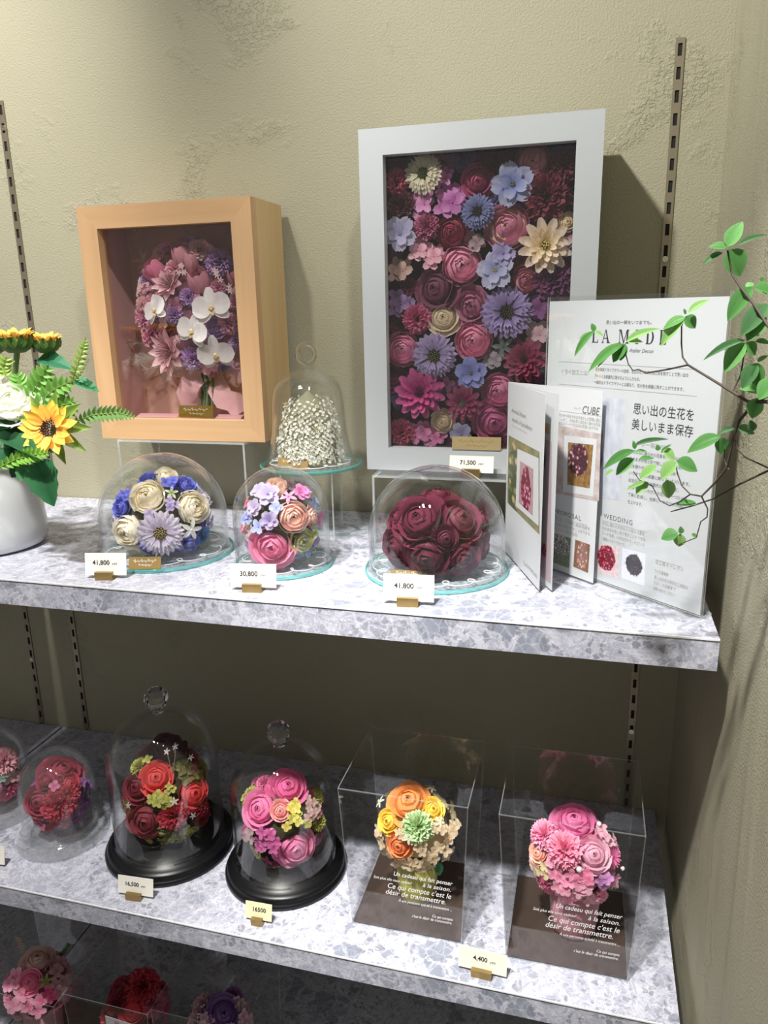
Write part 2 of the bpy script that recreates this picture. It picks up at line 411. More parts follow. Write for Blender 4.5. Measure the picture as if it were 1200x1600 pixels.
def flat_petal(L, W, r0=0.0, tilt=0.0, bend=0.0, cup=0.1, shape='oval', z0=0.0, lobes=0.0, nu=5, nv=6):
    V = []; T = []
    for j in range(nv):
        v = j / (nv - 1)
        if shape == 'oval': wp = max(0.12, math.sin(math.pi * min(1, 0.08 + 0.86 * v)) ** 0.65)
        elif shape == 'point': wp = max(0.02, (math.sin(math.pi * min(1, 0.1 + 0.9 * v ** 0.85))) ** 0.9)
        elif shape == 'round': wp = max(0.1, math.sqrt(max(0, 1 - (2 * (0.06 + 0.90 * v) - 1) ** 2)))
        else: wp = 0.22 + 0.78 * v ** 0.7 if v < 0.95 else 0.86
        for i in range(nu):
            u = -1 + 2 * i / (nu - 1)
            x = r0 + L * v; lob = lobes * math.cos(u * 6.5) * v * v
            V.append((x * 1.0 + lob, u * W / 2 * wp, z0 + tilt * L * v + bend * L * v * v + cup * W * (u * u - 0.3) * wp + lobes * 0.8 * math.sin(u * 7.1 + L * 4) * v)); T.append(v)
    F = [(j * nu + i, j * nu + i + 1, (j + 1) * nu + i + 1, (j + 1) * nu + i) for j in range(nv - 1) for i in range(nu - 1)]
    return V, F, T
def mesh_of(name, VFT, smooth=True):
    g = G(); g.add(*VFT); return g.mesh(name, smooth=smooth)
def dome_studs(R, h, n, s, t=0.5):
    g = G(); ga = math.pi * (3 - math.sqrt(5))
    for i in range(n):
        q = math.sqrt((i + 0.5) / n); a = i * ga; x, y = R * q * math.cos(a), R * q * math.sin(a); z = h * (1 - q * q)
        g.add([(x - s, y - s, z - s), (x + s, y - s, z - s), (x + s, y + s, z - s), (x - s, y + s, z - s), (x * 1.05, y * 1.05, z + 2.2 * s)],
              [(0, 1, 4), (1, 2, 4), (2, 3, 4), (3, 0, 4)], [0, 0, 0, 0, 1])
    return g
def proto_cups(key, core, whorls, **kw):
    pet = []; a0 = 0.0
    for wi, (n, R, th1, wd, curl, zo) in enumerate(whorls):
        me = mesh_of('petal', cup_petal(R, 18, th1, wd, curl, zoff=zo, **kw)); a0 += 0.9
        for k in range(n):
            tl = random.uniform(-0.10, 0.10); sc_ = random.uniform(.93, 1.08)
            pet.append((me, Matrix.Rotation(a0 + 2 * math.pi * k / n + random.uniform(-.1, .1), 4, 'Z') @ Matrix.Rotation(tl, 4, 'Y') @ Matrix.Diagonal((sc_, sc_, random.uniform(.94, 1.08), 1))))
    PROTO[key] = (core, pet)
def bud_core(R, zo, zs=1.0, fillr=0.0):
    g = G()
    for k in range(3):
        V, F, T = cup_petal(R * (0.7 + 0.2 * k), 20, 160 - 6 * k, 3.6, 0, zoff=zo, zs=zs, nu=9)
        a = 2.3 * k; g.add([(x * math.cos(a) - y * math.sin(a), x * math.sin(a) + y * math.cos(a), z) for x, y, z in V], F, T)
    if fillr: g.lathe([(0.001, -0.55), (.35 * fillr, -0.5), (.8 * fillr, -0.3), (fillr, -0.12), (fillr * .82, zo * .2), (fillr * .5, zo + R * .25), (fillr * .22, zo + R * .62)], (0, 0, 0), 14)
    else: g.lathe([(0.001, -0.55), (0.22, -0.5), (0.42, -0.3), (0.5, -0.12)], (0, 0, 0), 10)
    return g.mesh('flower_heart', smooth=True)
proto_cups('rose', bud_core(.17, .20, fillr=.74), [(3, .26, 150, 2.5, 0, .17), (4, .41, 134, 2.0, .06, .12), (5, .58, 117, 1.75, .13, .05), (5, .76, 105, 1.6, .24, -.03), (5, .90, 94, 1.55, .30, -.10)], ruf=0.018)
proto_cups('garden', bud_core(.16, .12, fillr=.80), [(3, .24, 160, 2.3, 0, .10), (4, .36, 148, 1.9, .02, .08), (5, .48, 138, 1.7, .03, .05), (6, .61, 128, 1.5, .04, .02), (6, .75, 117, 1.45, .05, -.02), (6, .90, 106, 1.4, .06, -.06)], ruf=0.022)
proto_cups('ruffle', bud_core(.18, .10, fillr=.66), [(4, .34, 145, 1.9, .08, .10), (5, .52, 125, 1.7, .18, .06), (5, .70, 112, 1.6, .26, .0), (6, .86, 98, 1.5, .32, -.06)], ruf=0.06)
proto_cups('tulip', bud_core(.2, .0, 1.6), [(3, .50, 140, 2.3, 0, 0), (3, .58, 136, 2.3, .05, 0)], zs=1.7, point=0.12)
def proto_carnation():
    for var in range(2):
        g = G(); n = 62; ga = math.pi * (3 - math.sqrt(5))
        for i in range(n):
            c = 1 - (i + .5) / n * 1.15; s = math.sqrt(max(0, 1 - c * c)); a = i * ga + var
            d = Vector((s * math.cos(a), s * math.sin(a), c)); t = d.orthogonal().normalized(); t.rotate(Matrix.Rotation(random.uniform(0, 6.28), 3, d)); b = d.cross(t)
            V = []; T = []
            L = random.uniform(.88, 1.06)
            for j, v in enumerate((0.35, 0.7, 1.0)):
                for k in range(6):
                    u = -1 + 2 * k / 5
                    jag = (0.07 if k % 2 else -0.05) * (v == 1.0)
                    p = d * (L * v + jag) + t * (u * 0.30 * v) + b * (math.sin(u * 5 + i) * 0.09 * v)
                    V.append((p.x, p.y, p.z * 0.75)); T.append((v - .35) / .65)
            g.add(V, [(j * 6 + k, j * 6 + k + 1, j * 6 + k + 7, j * 6 + k + 6) for j in range(2) for k in range(5)], T)
        PROTO['carnation%d' % var] = (g.mesh('ruffled_petals'), [])
proto_carnation()
def proto_rays(key, core, whorls):
    pet = []; a0 = 0
    for (n, kw) in whorls:
        me = mesh_of('petal', flat_petal(**kw)); a0 += 0.37
        for k in range(n):
            pet.append((me, Matrix.Rotation(a0 + 2 * math.pi * k / n + random.uniform(-.06, .06), 4, 'Z') @ Matrix.Rotation(random.uniform(-.09, .09), 4, 'Y')))
    PROTO[key] = (core, pet)
proto_rays('dahlia', dome_studs(.26, .34, 30, .035).mesh('flower_heart'),
           [(12, dict(L=.72, W=.36, r0=.26, tilt=.05, cup=.16)), (11, dict(L=.56, W=.32, r0=.22, tilt=.35, cup=.18, z0=.05)), (9, dict(L=.42, W=.26, r0=.18, tilt=.75, cup=.2, z0=.08)), (8, dict(L=.28, W=.2, r0=.14, tilt=1.3, cup=.2, z0=.12))])
proto_rays('scabiosa', dome_studs(.36, .26, 50, .030).mesh('flower_heart'),
           [(10, dict(L=.66, W=.66, r0=.32, tilt=-.08, cup=.04, shape='fan', lobes=.075, nu=8)), (10, dict(L=.48, W=.50, r0=.30, tilt=.18, cup=.04, shape='fan', lobes=.075, z0=.05, nu=8)), (9, dict(L=.32, W=.36, r0=.28, tilt=.5, cup=.04, shape='fan', lobes=.06, z0=.10, nu=7))])
proto_rays('gerbera', dome_studs(.26, .12, 24, .04).mesh('flower_heart'),
           [(18, dict(L=.74, W=.22, r0=.24, tilt=.05, cup=.1)), (16, dict(L=.52, W=.18, r0=.22, tilt=.3, cup=.1, z0=.05))])
proto_rays('delphinium', dome_studs(.16, .14, 10, .05).mesh('flower_heart'),
           [(5, dict(L=.86, W=.86, r0=.08, tilt=.18, bend=-.1, cup=.1, shape='round', lobes=.045, nu=7)), (4, dict(L=.55, W=.55, r0=.06, tilt=.5, cup=.12, shape='round', z0=.06, lobes=.05, nu=6))])
proto_rays('protea', None, [(9, dict(L=.95, W=.56, r0=.10, tilt=.25, cup=.2, shape='point')), (8, dict(L=.8, W=.46, r0=.08, tilt=.75, cup=.2, shape='point'))])
g = G()
for i in range(46):
    a = i * 2.39996; q = math.sqrt((i + .5) / 46) * .42
    g.tube([(q * .5 * math.cos(a), q * .5 * math.sin(a), 0), (q * math.cos(a), q * math.sin(a), .5 - q * .4), (q * 1.25 * math.cos(a), q * 1.25 * math.sin(a), .75 - q * .7)], .016, 3)
PROTO['protea'] = (g.mesh('flower_heart'), PROTO['protea'][1])
g = dome_studs(.36, .10, 70, .028)
PROTO_SUN = mesh_of('petal', flat_petal(L=.70, W=.40, r0=.28, tilt=.12, bend=.08, cup=.18, shape='point')), mesh_of('petal', flat_petal(L=.60, W=.38, r0=.26, tilt=.45, bend=-.02, cup=.20, shape='point', z0=.03))
sun_heart = g.mesh('flower_heart')
PROTO['sunflower'] = (sun_heart, [(PROTO_SUN[i % 2], Matrix.Rotation(2 * math.pi * i / 19 + random.uniform(-.08, .08), 4, 'Z') @ Matrix.Rotation(random.uniform(-.22, .16), 4, 'Y') @ Matrix.Rotation(random.uniform(-.25, .25), 4, 'X')) for i in range(19)])
cupp = mesh_of('petal', flat_petal(L=.62, W=.40, r0=.50, tilt=1.5, bend=-.7, cup=.16, shape='point', z0=-.1))
PROTO['sunflower_cup'] = (sun_heart, [(cupp, Matrix.Rotation(2 * math.pi * i / 22 + random.uniform(-.08, .08), 4, 'Z') @ Matrix.Rotation(random.uniform(-.15, .15), 4, 'Y')) for i in range(22)])
# orchid: lip and column as heart, two round petals, three sepals
g = G(); g.ball((0, 0, .10), .10, 8, 6, t=0.2); g.ball((0, -.12, .12), .085, 8, 5, .8, t=1.0)
for s in (-1, 1): g.ball((s * .09, -.07, .12), .06, 6, 5, t=1.0)
V, F, T = flat_petal(L=.30, W=.26, r0=0, tilt=.45, bend=-.5, cup=.2, shape='point'); g.add([(-y, -x - .12, z + .06) for x, y, z in V], F, [.5] * len(V))
orch_core = g.mesh('flower_heart', smooth=True)
pr = mesh_of('petal', flat_petal(L=.92, W=1.02, r0=.03, tilt=.12, bend=-.12, cup=.06, shape='round', z0=.06, nu=7, nv=8))
sp = mesh_of('petal', flat_petal(L=.90, W=.56, r0=.03, tilt=.05, bend=-.12, cup=.08, shape='oval', nu=6, nv=7))
PROTO['orchid'] = (orch_core, [(pr, Matrix.Rotation(math.radians(a), 4, 'Z')) for a in (8, 172)] + [(sp, Matrix.Rotation(math.radians(a), 4, 'Z')) for a in (90, 218, 322)])
# four-petalled hydrangea floret and five-petalled star, one mesh each
def floret(n, L, W, shape, tilt, lobes=0.0):
    g = G()
    for k in range(n):
        V, F, T = flat_petal(L=L, W=W, r0=.03, tilt=tilt, bend=-.25, cup=.14, shape=shape, nu=4, nv=4, lobes=lobes)
        a = 2 * math.pi * k / n + .2 * math.sin(k * 3.1); g.add([(x * math.cos(a) - y * math.sin(a), x * math.sin(a) + y * math.cos(a), z) for x, y, z in V], F, T)
    g.ball((0, 0, .06), .09, 6, 4, t=0.0); return g.mesh('floret', smooth=True)
PROTO['hydrangea'] = (floret(4, .95, .95, 'round', .25, .04), [])
PROTO['hydrangea2'] = (floret(4, .95, .80, 'oval', .45, .05), [])
PROTO['star'] = (floret(5, .95, .42, 'oval', .2), [])
NICE = dict(rose='rose', garden='ranunculus', ruffle='lisianthus', tulip='tulip', carnation0='carnation', carnation1='carnation', dahlia='dahlia', scabiosa='scabiosa', gerbera='gerbera',
            delphinium='delphinium', protea='protea', sunflower='sunflower', sunflower_cup='sunflower', orchid='orchid', hydrangea='hydrangea_floret', hydrangea2='hydrangea_floret', star='star_flower')
def bloom(kind, root, parent, pos, axis, r, c1, c2=None, core=None, spin=None, name=None, squash=1.0, upright=False):
    if kind == 'carnation': kind = random.choice(('carnation0', 'carnation1'))
    if kind == 'hydrangea': kind = random.choice(('hydrangea', 'hydrangea2'))
    me, pets = PROTO[kind]
    pm = petal_mat(c1, c2)
    o = bpy.data.objects.new(name or NICE[kind], me); COL.objects.link(o); o.parent = parent
    if not me.materials: me.materials.append(pm)
    o.material_slots[0].link = 'OBJECT'; o.material_slots[0].material = petal_mat(*core) if core else pm
    axis = Vector(axis).normalized()
    if upright:                                   # local +Y stays as upright as it can
        x = Vector((0, 0, 1)).cross(axis); x = x.normalized() if x.length > 1e-3 else Vector((1, 0, 0)); y = axis.cross(x)
        q = Matrix((x, y, axis)).transposed().to_4x4()
    else: q = axis.to_track_quat('Z', 'Y').to_matrix().to_4x4()
    sp_ = random.uniform(0, 6.28) if spin is None else spin
    base = root.location
    o.matrix_basis = Matrix.Translation(Vector(pos) - base) @ q @ Matrix.Rotation(sp_, 4, 'Z') @ Matrix.Diagonal((r, r, r * squash, 1))
    for pme, pmat in pets:
        c = bpy.data.objects.new('petal', pme); COL.objects.link(c); c.parent = o
        if not pme.materials: pme.materials.append(pm)
        c.material_slots[0].link = 'OBJECT'; c.material_slots[0].material = pm
        c.matrix_basis = pmat
    return o
LEAF = {}
def leaf_mesh(kind):
    if kind in LEAF: return LEAF[kind]
    nv, nu = 9, 5; V = []; T = []
    for j in range(nv):
        v = j / (nv - 1)
        wp = {'ovate': math.sin(math.pi * v ** 0.8) ** 0.8, 'lance': math.sin(math.pi * v ** 0.7), 'serrate': math.sin(math.pi * v ** 0.65) ** 0.75, 'obovate': math.sin(math.pi * v ** 1.35) ** 0.8}[kind]
        if kind == 'serrate': wp *= 1.0 if j % 2 else 0.86
        wp = max(wp, 0.015)
        for i in range(nu):
            u = -1 + 2 * i / (nu - 1)
            V.append((v, u * .5 * wp, 0.16 * abs(u) * wp - 0.16 * v * v)); T.append(abs(u))
    g = G(); g.add(V, [(j * nu + i, j * nu + i + 1, (j + 1) * nu + i + 1, (j + 1) * nu + i) for j in range(nv - 1) for i in range(nu - 1)], T)
    LEAF[kind] = g.mesh('leaf', smooth=True); return LEAF[kind]
def leaf(root, parent, a, b, wd, c1, c2=None, kind='ovate', nrm=None, name='leaf'):
    a = Vector(a); b = Vector(b); x = (b - a); L = x.length; x.normalize()
    n = Vector(nrm) if nrm is not None else (CAM - a).normalized() * 0.6 + Vector((0, 0, 1)) * 0.6
    y = n.cross(x); y = y.normalized() if y.length > 1e-4 else x.orthogonal().normalized(); z = x.cross(y)
    me = leaf_mesh(kind)
    o = bpy.data.objects.new(name, me); COL.objects.link(o); o.parent = parent
    m = petal_mat(c1, c2, 0.3, 0.45)
    if not me.materials: me.materials.append(m)
    o.material_slots[0].link = 'OBJECT'; o.material_slots[0].material = m
    M = Matrix((x, y, z)).transposed().to_4x4()
    o.matrix_basis = Matrix.Translation(a - root.location) @ M @ Matrix.Diagonal((L, wd, L * 0.8, 1))
    return o

class Arr:
    """a flower arrangement: one thing whose blooms are parts, set on an ellipsoid of real size"""
    def __init__(s, name, base, centre, radii, label, group=None, cat='flower arrangement', foam=M_FOAM, fs=0.80):
        s.t = thing(name, base, label, cat, group); s.c = Vector(centre); s.r = Vector(radii); s.done = []
        if foam:
            g = G(); g.ball((0, 0, 0), 1, 18, 12)
            g.v = [(s.c.x + x * s.r.x * fs, s.c.y + y * s.r.y * fs, max(base[2] + 0.001, s.c.z + z * s.r.z * fs)) for x, y, z in g.v]
            g.obj('floral_foam', foam, s.t, True)
    def hit(s, px, py):
        d = ray(px, py); o = CAM - s.c
        D = Vector([d[i] / s.r[i] for i in range(3)]); O = Vector([o[i] / s.r[i] for i in range(3)])
        a = D.dot(D); b = O.dot(D); c = O.dot(O) - 1; q = b * b - a * c
        t = (-b - math.sqrt(q)) / a if q > 0 else -b / a
        e = (O + D * t).normalized()
        p = s.c + Vector([e[i] * s.r[i] for i in range(3)]); n = Vector([e[i] / s.r[i] for i in range(3)]).normalized()
        return p, n
    def add(s, kind, px, py, rpx, c1, c2=None, core=None, face=0.3, sink=0.25, squash=1.0, axis=None, name=None, spin=None, upright=False, out=0.0):
        p, n = s.hit(px, py)
        if axis is not None: ax = Vector(axis).normalized()
        else: ax = (n * (1 - face) + (CAM - p).normalized() * face).normalized()
        r = rpx * mpp(p)
        pos = p - ax * r * sink + n * out
        pos.z = max(pos.z, s.t.location.z + r * (.4 + (.85 if kind == 'hydrangea' else .55) * math.hypot(ax.x, ax.y)))
        if kind == 'hydrangea' and rpx > 9:
            e1 = ax.orthogonal().normalized(); e2 = ax.cross(e1); a0 = random.uniform(0, 6.28)
            for q in range(3):
                a_ = a0 + q * 2.09; bloom(kind, s.t, s.t, pos + (e1 * math.cos(a_) + e2 * math.sin(a_)) * r * .48 + ax * r * .12 * q, ax + Vector(rng.normal(size=3)) * .2, r * .68, c1, c2, core)
            s.done.append((pos, r)); return
        s.done.append((pos, r))
        return bloom(kind, s.t, s.t, pos, ax, r, c1, c2, core, squash=squash, name=name, spin=spin, upright=upright)
    def fill(s, n, kinds, cols, rr, zmin=-0.3, gap=0.75, sink=0.3):
        k = 0
        for _ in range(n * 30):
            v = Vector(rng.normal(size=3)).normalized()
            if v.z < zmin: continue
            p = s.c + Vector([v[i] * s.r[i] for i in range(3)]); r = random.uniform(*rr)
            if any((p - q).length < gap * (r + R) for q, R in s.done): continue
            nn = Vector([v[i] / s.r[i] for i in range(3)]).normalized()
            c = random.choice(cols); c = c if isinstance(c, tuple) else (c, None)
            pos = p - nn * r * sink; pos.z = max(pos.z, s.t.location.z + r * (.35 + .5 * math.hypot(nn.x, nn.y))); s.done.append((pos, r))
            bloom(random.choice(kinds), s.t, s.t, pos, nn + Vector(rng.normal(size=3)) * .15, r, c[0], c[1]); k += 1
            if k >= n: break

# ------------------------------------------------------------------ small shared builders
def price_card(px, py, wpx, z, txt, label, mat=M_CARD, yaw=0.15, y=None, h=0.026, tsize=0.0075, group='price cards'):
    p = at_z(px, py, z) if y is None else at_y(px, py, y)
    p.z = z
    wd = wpx * mpp(p)
    t = thing('price_card', p, label, 'price card', group)
    xd = Vector((math.cos(yaw), math.sin(yaw), 0)); nd = Vector((xd.y, -xd.x, 0)); tilt = (Vector((0, 0, 1)) - nd * 0.22).normalized()
    fn = xd.cross(tilt)
    a = p - xd * wd / 2 + Vector((0, 0, 0.004))
    g = G(); g.slab([a, a + xd * wd, a + xd * wd + tilt * h, a + tilt * h], -fn, 0.0006); g.obj('card', mat, t)
    R = Matrix((xd, -nd, Vector((0, 0, 1)))).transposed()
    g = G(); g.box(p + nd * 0.0045 + Vector((0, 0, 0.0048)), (wd * 0.42, 0.0050, 0.0096), R=R); g.box(p - nd * 0.004 + Vector((0, 0, 0.0012)), (wd * 0.42, 0.014, 0.0024), R=R)
    g.obj('holder', M_BRASS, t)
    c = p + Vector((0, 0, 0.004)) + tilt * (h * 0.48) + fn * 0.0004
    num, unit = (txt.split(' ') + [''])[:2]
    if num: text(num, tsize, c + xd * (wd * (0.10 if unit else 0.28)), xd, tilt, M_INK, t, 'RIGHT', bold=.018)
    if unit: text(unit, tsize * 0.62, c + xd * (wd * 0.15), xd, tilt, M_INK2, t, 'LEFT', shear=0.3)
    return t
def scribble(parent, org, xd, yd, wd, h, mat, n=26):
    pts = []
    for i in range(n * 4):
        q = i / (n * 4 - 1); k = q * n * 1.9
        pts.append(org + xd * (wd * (q - .5) + h * .25 * math.sin(k * 1.0)) + yd * (h * .5 * math.sin(k) * (.55 + .45 * math.sin(q * 23.0))))
    g = G(); g.tube(pts, h * .055, 4); return g.obj('engraving', mat, parent)
def name_plate(p, wd, h, yaw, label, lines, mat=M_GOLD, lean=0.35, ink=M_WINK):
    t = thing('name_plate', p, label, 'name plate', 'small gold name plates')
    xd = Vector((math.cos(yaw), math.sin(yaw), 0)); nd = Vector((xd.y, -xd.x, 0)); tilt = (Vector((0, 0, 1)) - nd * lean).normalized(); fn = xd.cross(tilt)
    a = Vector(p) - xd * wd / 2
    g = G(); g.slab([a, a + xd * wd, a + xd * wd + tilt * h, a + tilt * h], -fn, 0.0012); g.obj('plate', mat, t)
    for i, (s, sz) in enumerate(lines):
        scribble(t, a + xd * wd / 2 + tilt * (h * (0.66 - 0.34 * i)) + fn * 0.0002, xd, tilt, wd * (.72 - .3 * i), sz * .8, ink, 22 - 8 * i)
    return t
def dome_prof(R, H, zc, th=0.0022, n=14, lip=0.0):
    out = [(R + lip, 0.0), (R, lip * 1.2)] if lip else [(R, 0.0)]
    out += [(R, zc * 0.5), (R, zc)]
    for i in range(1, n): a = math.pi / 2 * i / n; out.append((R * math.cos(a), zc + (H - zc) * math.sin(a)))
    out.append((0.0004, H))
    inn = [(max(0.0003, r - th), z - (th if z > zc else 0)) for r, z in out[::-1]]
    inn[-1] = (out[0][0] - th if not lip else R - th, 0.0)
    return out + inn + [out[0]]
def glass_plate(c, R, th, label):
    t = thing('glass_plate', c, label, 'glass plate', 'round glass plates')
    g = G(); g.lathe([(0.0003, 0), (R - 0.001, 0)], c, 56); g.lathe([(R - 0.001, th), (0.0003, th)], c, 56); g.obj('disc', M_PLATE, t)
    g = G(); g.lathe([(R - 0.001, 0), (R, 0.001), (R, th - 0.001), (R - 0.001, th)], c, 56); g.obj('rim', M_TEAL, t, True)
def cord(parent, c, R, z, turns=11, amp=0.012, a0=0.0, a1=6.28):
    pts = []
    for i in range(turns * 14):
        q = i / (turns * 14 - 1); a = a0 + (a1 - a0) * q; k = q * turns * 2 * math.pi
        r = R + amp * math.cos(k) ; a += 0.16 * math.sin(k)
        pts.append((c[0] + r * math.cos(a), c[1] + r * math.sin(a), z + 0.0012 + 0.001 * math.sin(k * .5)))
    g = G(); g.tube(pts, 0.0006, 5); return g.obj('white_cord', M_CORD, parent, True)
def acrylic_panel(g, P, n, th=0.002): g.slab(P, n, th, 1)
AC = [M_ACR, M_EDGE]
def riser(c, sx, sy, h, yaw, label, th=0.003):
    t = thing('acrylic_riser', c, label, 'display riser', 'clear acrylic risers')
    R = Matrix.Rotation(yaw, 3, 'Z'); c = Vector(c)
    def q(x, y, z): return c + R @ Vector((x, y, z))
    g = G(); g.slab([q(-sx / 2, -sy / 2, h - th), q(sx / 2, -sy / 2, h - th), q(sx / 2, sy / 2, h - th), q(-sx / 2, sy / 2, h - th)], (0, 0, 1), th, 1); g.obj('top_panel', AC, t)
    for s in (-1, 1):
        x = s * (sx / 2 - th) if s > 0 else -sx / 2
        g = G(); g.slab([q(x, -sy / 2, 0), q(x, sy / 2, 0), q(x, sy / 2, h - th), q(x, -sy / 2, h - th)], R @ Vector((1, 0, 0)), th, 1); g.obj('leg_panel', AC, t)

def crop(x0, y0, s): return lambda x, y: (x0 + x / s, y0 + y / s)
# ------------------------------------------------------------------ shadow boxes
def shadow_box(name, x0, x1, z0, z1, yf, yb, bw, m_rail_h, m_rail_v, m_side, m_back, m_lin, label):
    t = thing(name, ((x0 + x1) / 2, (yf + yb) / 2, z0), label, 'shadow box')
    O = [(x0, z0), (x1, z0), (x1, z1), (x0, z1)]; I = [(x0 + bw, z0 + bw), (x1 - bw, z0 + bw), (x1 - bw, z1 - bw), (x0 + bw, z1 - bw)]
    for i in range(4):
        j = (i + 1) % 4; e = 0.00015
        P = [O[i], O[j], I[j], I[i]]
        g = G(); g.slab([Vector((x, yf, z)) for x, z in P], (0, 1, 0), 0.016); g.obj('frame_rail', m_rail_h if i % 2 == 0 else m_rail_v, t)
    s = 0.012; ym = (yf + 0.0161 + yb) / 2; dp = yb - yf - 0.0161
    for x in (x0 + s / 2, x1 - s / 2): g = G(); g.box((x, ym, (z0 + z1) / 2), (s, dp, z1 - z0)); g.obj('side_panel', m_side, t)
    for z in (z0 + s / 2, z1 - s / 2): g = G(); g.box(((x0 + x1) / 2, ym, z), (x1 - x0 - 2 * s, dp, s)); g.obj('side_panel', m_side, t)
    xi0, xi1, zi0, zi1 = x0 + s, x1 - s, z0 + s, z1 - s
    g = G(); g.box(((x0 + x1) / 2, yb - 0.004, (z0 + z1) / 2), (xi1 - xi0, 0.006, zi1 - zi0)); g.obj('back_panel', m_back, t)
    # fabric lining of the four inner faces
    for P in ([(xi0, zi0), (xi0, zi1)], [(xi1, zi1), (xi1, zi0)], [(xi1, zi0), (xi0, zi0)], [(xi0, zi1), (xi1, zi1)]):
        (xa, za), (xb, zb) = P; n = Vector((zb - za, 0, -(xb - xa))).normalized(); g = G()
        g.slab([Vector((xa, yf + 0.0165, za)), Vector((xb, yf + 0.0165, zb)), Vector((xb, yb - 0.0075, zb)), Vector((xa, yb - 0.0075, za))], n, 0.001); g.obj('lining', m_lin, t)
    g = G(); g.box(((x0 + x1) / 2, yf + 0.0125, (z0 + z1) / 2), (x1 - x0 - 2 * bw - 0.001, 0.002, z1 - z0 - 2 * bw - 0.001)); g.obj('glass_pane', M_PANE, t)
    return t
W1, W2 = '#c39c72', '#d0aa80'
M_WH = wood('pale_wood_across', W1, W2, 0); M_WV = wood('pale_wood_up', W1, W2, 2); M_WS = wood('pale_wood_side', '#cfae7c', '#dcbd8c', 2)
M_PINKBACK = plain('dusty_pink_satin', '#cfa392', 0.45, noise=0.1, nscale=14)
M_PINKLIN = plain('dusty_pink_lining', '#cfa09a', 0.5, noise=0.06, nscale=14)
shadow_box('wooden_shadow_box', -0.684, -0.428, 1.328, 1.643, -0.115, -0.014, 0.029, M_WH, M_WV, M_WS, M_PINKBACK, M_PINKLIN, 'pale wooden shadow box holding a pink and white orchid bouquet')
M_WINE = plain('wine_dark_backing', '#2c1019', 0.7)
shadow_box('white_shadow_box', -0.2815, 0.0006, 1.2965, 1.7070, -0.120, -0.030, 0.0295, M_WHITE, M_WHITE, M_WHITE, M_WINE, M_WINE, 'large white shadow box packed with purple and pink pressed-in flowers')
riser((-0.556, -0.070, Z1), 0.200, 0.105, 1.328 - Z1, 0.0, 'clear acrylic riser under the wooden shadow box')
riser((-0.140, -0.0825, Z1), 0.250, 0.145, 1.2965 - Z1, 0.0, 'clear acrylic riser under the white shadow box')

# bouquet inside the wooden box
k = crop(170, 340, 5.0)
cb = at_y(*k(640, 720), -0.066)
B = Arr('orchid_bouquet', (cb.x, cb.y, 1.345), cb, (0.080, 0.026, 0.096), 'bouquet of white orchids, pink tulips and purple carnations in the wooden box', cat='bouquet', foam=plain('bouquet_heart', '#7a4a58', 0.9), fs=0.74)
PINK, MAUV, DUST = '#c76f8f', '#a05a92', '#d8a5a8'
up = (0.0, -0.45, 0.9)
for a in (((560, 270), 72, '#c57a86', '#d991a0', (0.05, -.35, .9)), ((690, 470), 82, '#d5768f', '#e39aab', (0.15, -.6, .75)), ((985, 440), 60, '#cf6f88', '#dd8ba0', (.3, -.5, .7)), ((350, 410), 80, '#c24f78', '#d76f93', (-.4, -.6, .6)), ((640, 320), 55, '#b86575', '#cf8a98', (.1, -.2, .95))):
    B.add('tulip', *k(*a[0]), a[1] / 5 * 1.75, a[2], a[3], axis=a[4], sink=.2)
for a in (((470, 520), 118, (-.15, -.8, .45)), ((470, 1050), 150, (-.35, -.85, .0))):
    B.add('protea', *k(*a[0]), a[1] / 5 * 1.2, '#d9a3ae', '#e7c0c4', core=('#8a4a58', '#c98f94'), axis=a[2], sink=.1)
for a in (((500, 760), 75, '#6a4488'), ((610, 620), 70, '#7c4a9a'), ((640, 1110), 95, '#9a4aa8'), ((860, 340), 110, '#54406e'), ((1010, 970), 60, '#463253'), ((250, 790), 100, '#c4568a'), ((300, 960), 80, '#cc4a7c'), ((940, 830), 90, '#c05a78')):
    B.add('carnation', *k(*a[0]), a[1] / 5, a[2], '#c79ad0' if a[2] < '#a' else '#e0a0b8', sink=.4)
WO = '#e6e2de'
for a in (((400, 720), 135, (-.35, -.85, .15), 0.35), ((820, 700), 165, (.1, -.95, .1), 0.2), ((680, 880), 150, (-.15, -.95, .05), -0.3), ((850, 1050), 160, (.1, -.9, -.25), 0.1)):
    B.add('orchid', *k(*a[0]), a[1] / 5, WO, '#efecea', core=('#d9cf9f', '#d9b884'), axis=a[2], sink=-.12, spin=a[3], upright=True, out=0.006)
for a in (((250, 520), 45), ((560, 400), 60), ((850, 460), 55), ((230, 580), 35), ((960, 560), 35), ((550, 950), 40)):
    for q in range(5):
        B.add('star', *k(a[0][0] + random.uniform(-a[1], a[1]) * .7, a[0][1] + random.uniform(-a[1], a[1]) * .8), 26 / 5, '#e4c0be', '#eed6d2', sink=0, out=0.003)
B.fill(60, ['hydrangea', 'ruffle', 'carnation'], [('#d08a9e', '#e2a8b6'), ('#bb6488', '#d088a4'), ('#d9a8ad', '#e8c4c4'), ('#8a5a9c', '#a880b8')], (.010, .016), zmin=-.9, gap=.58)
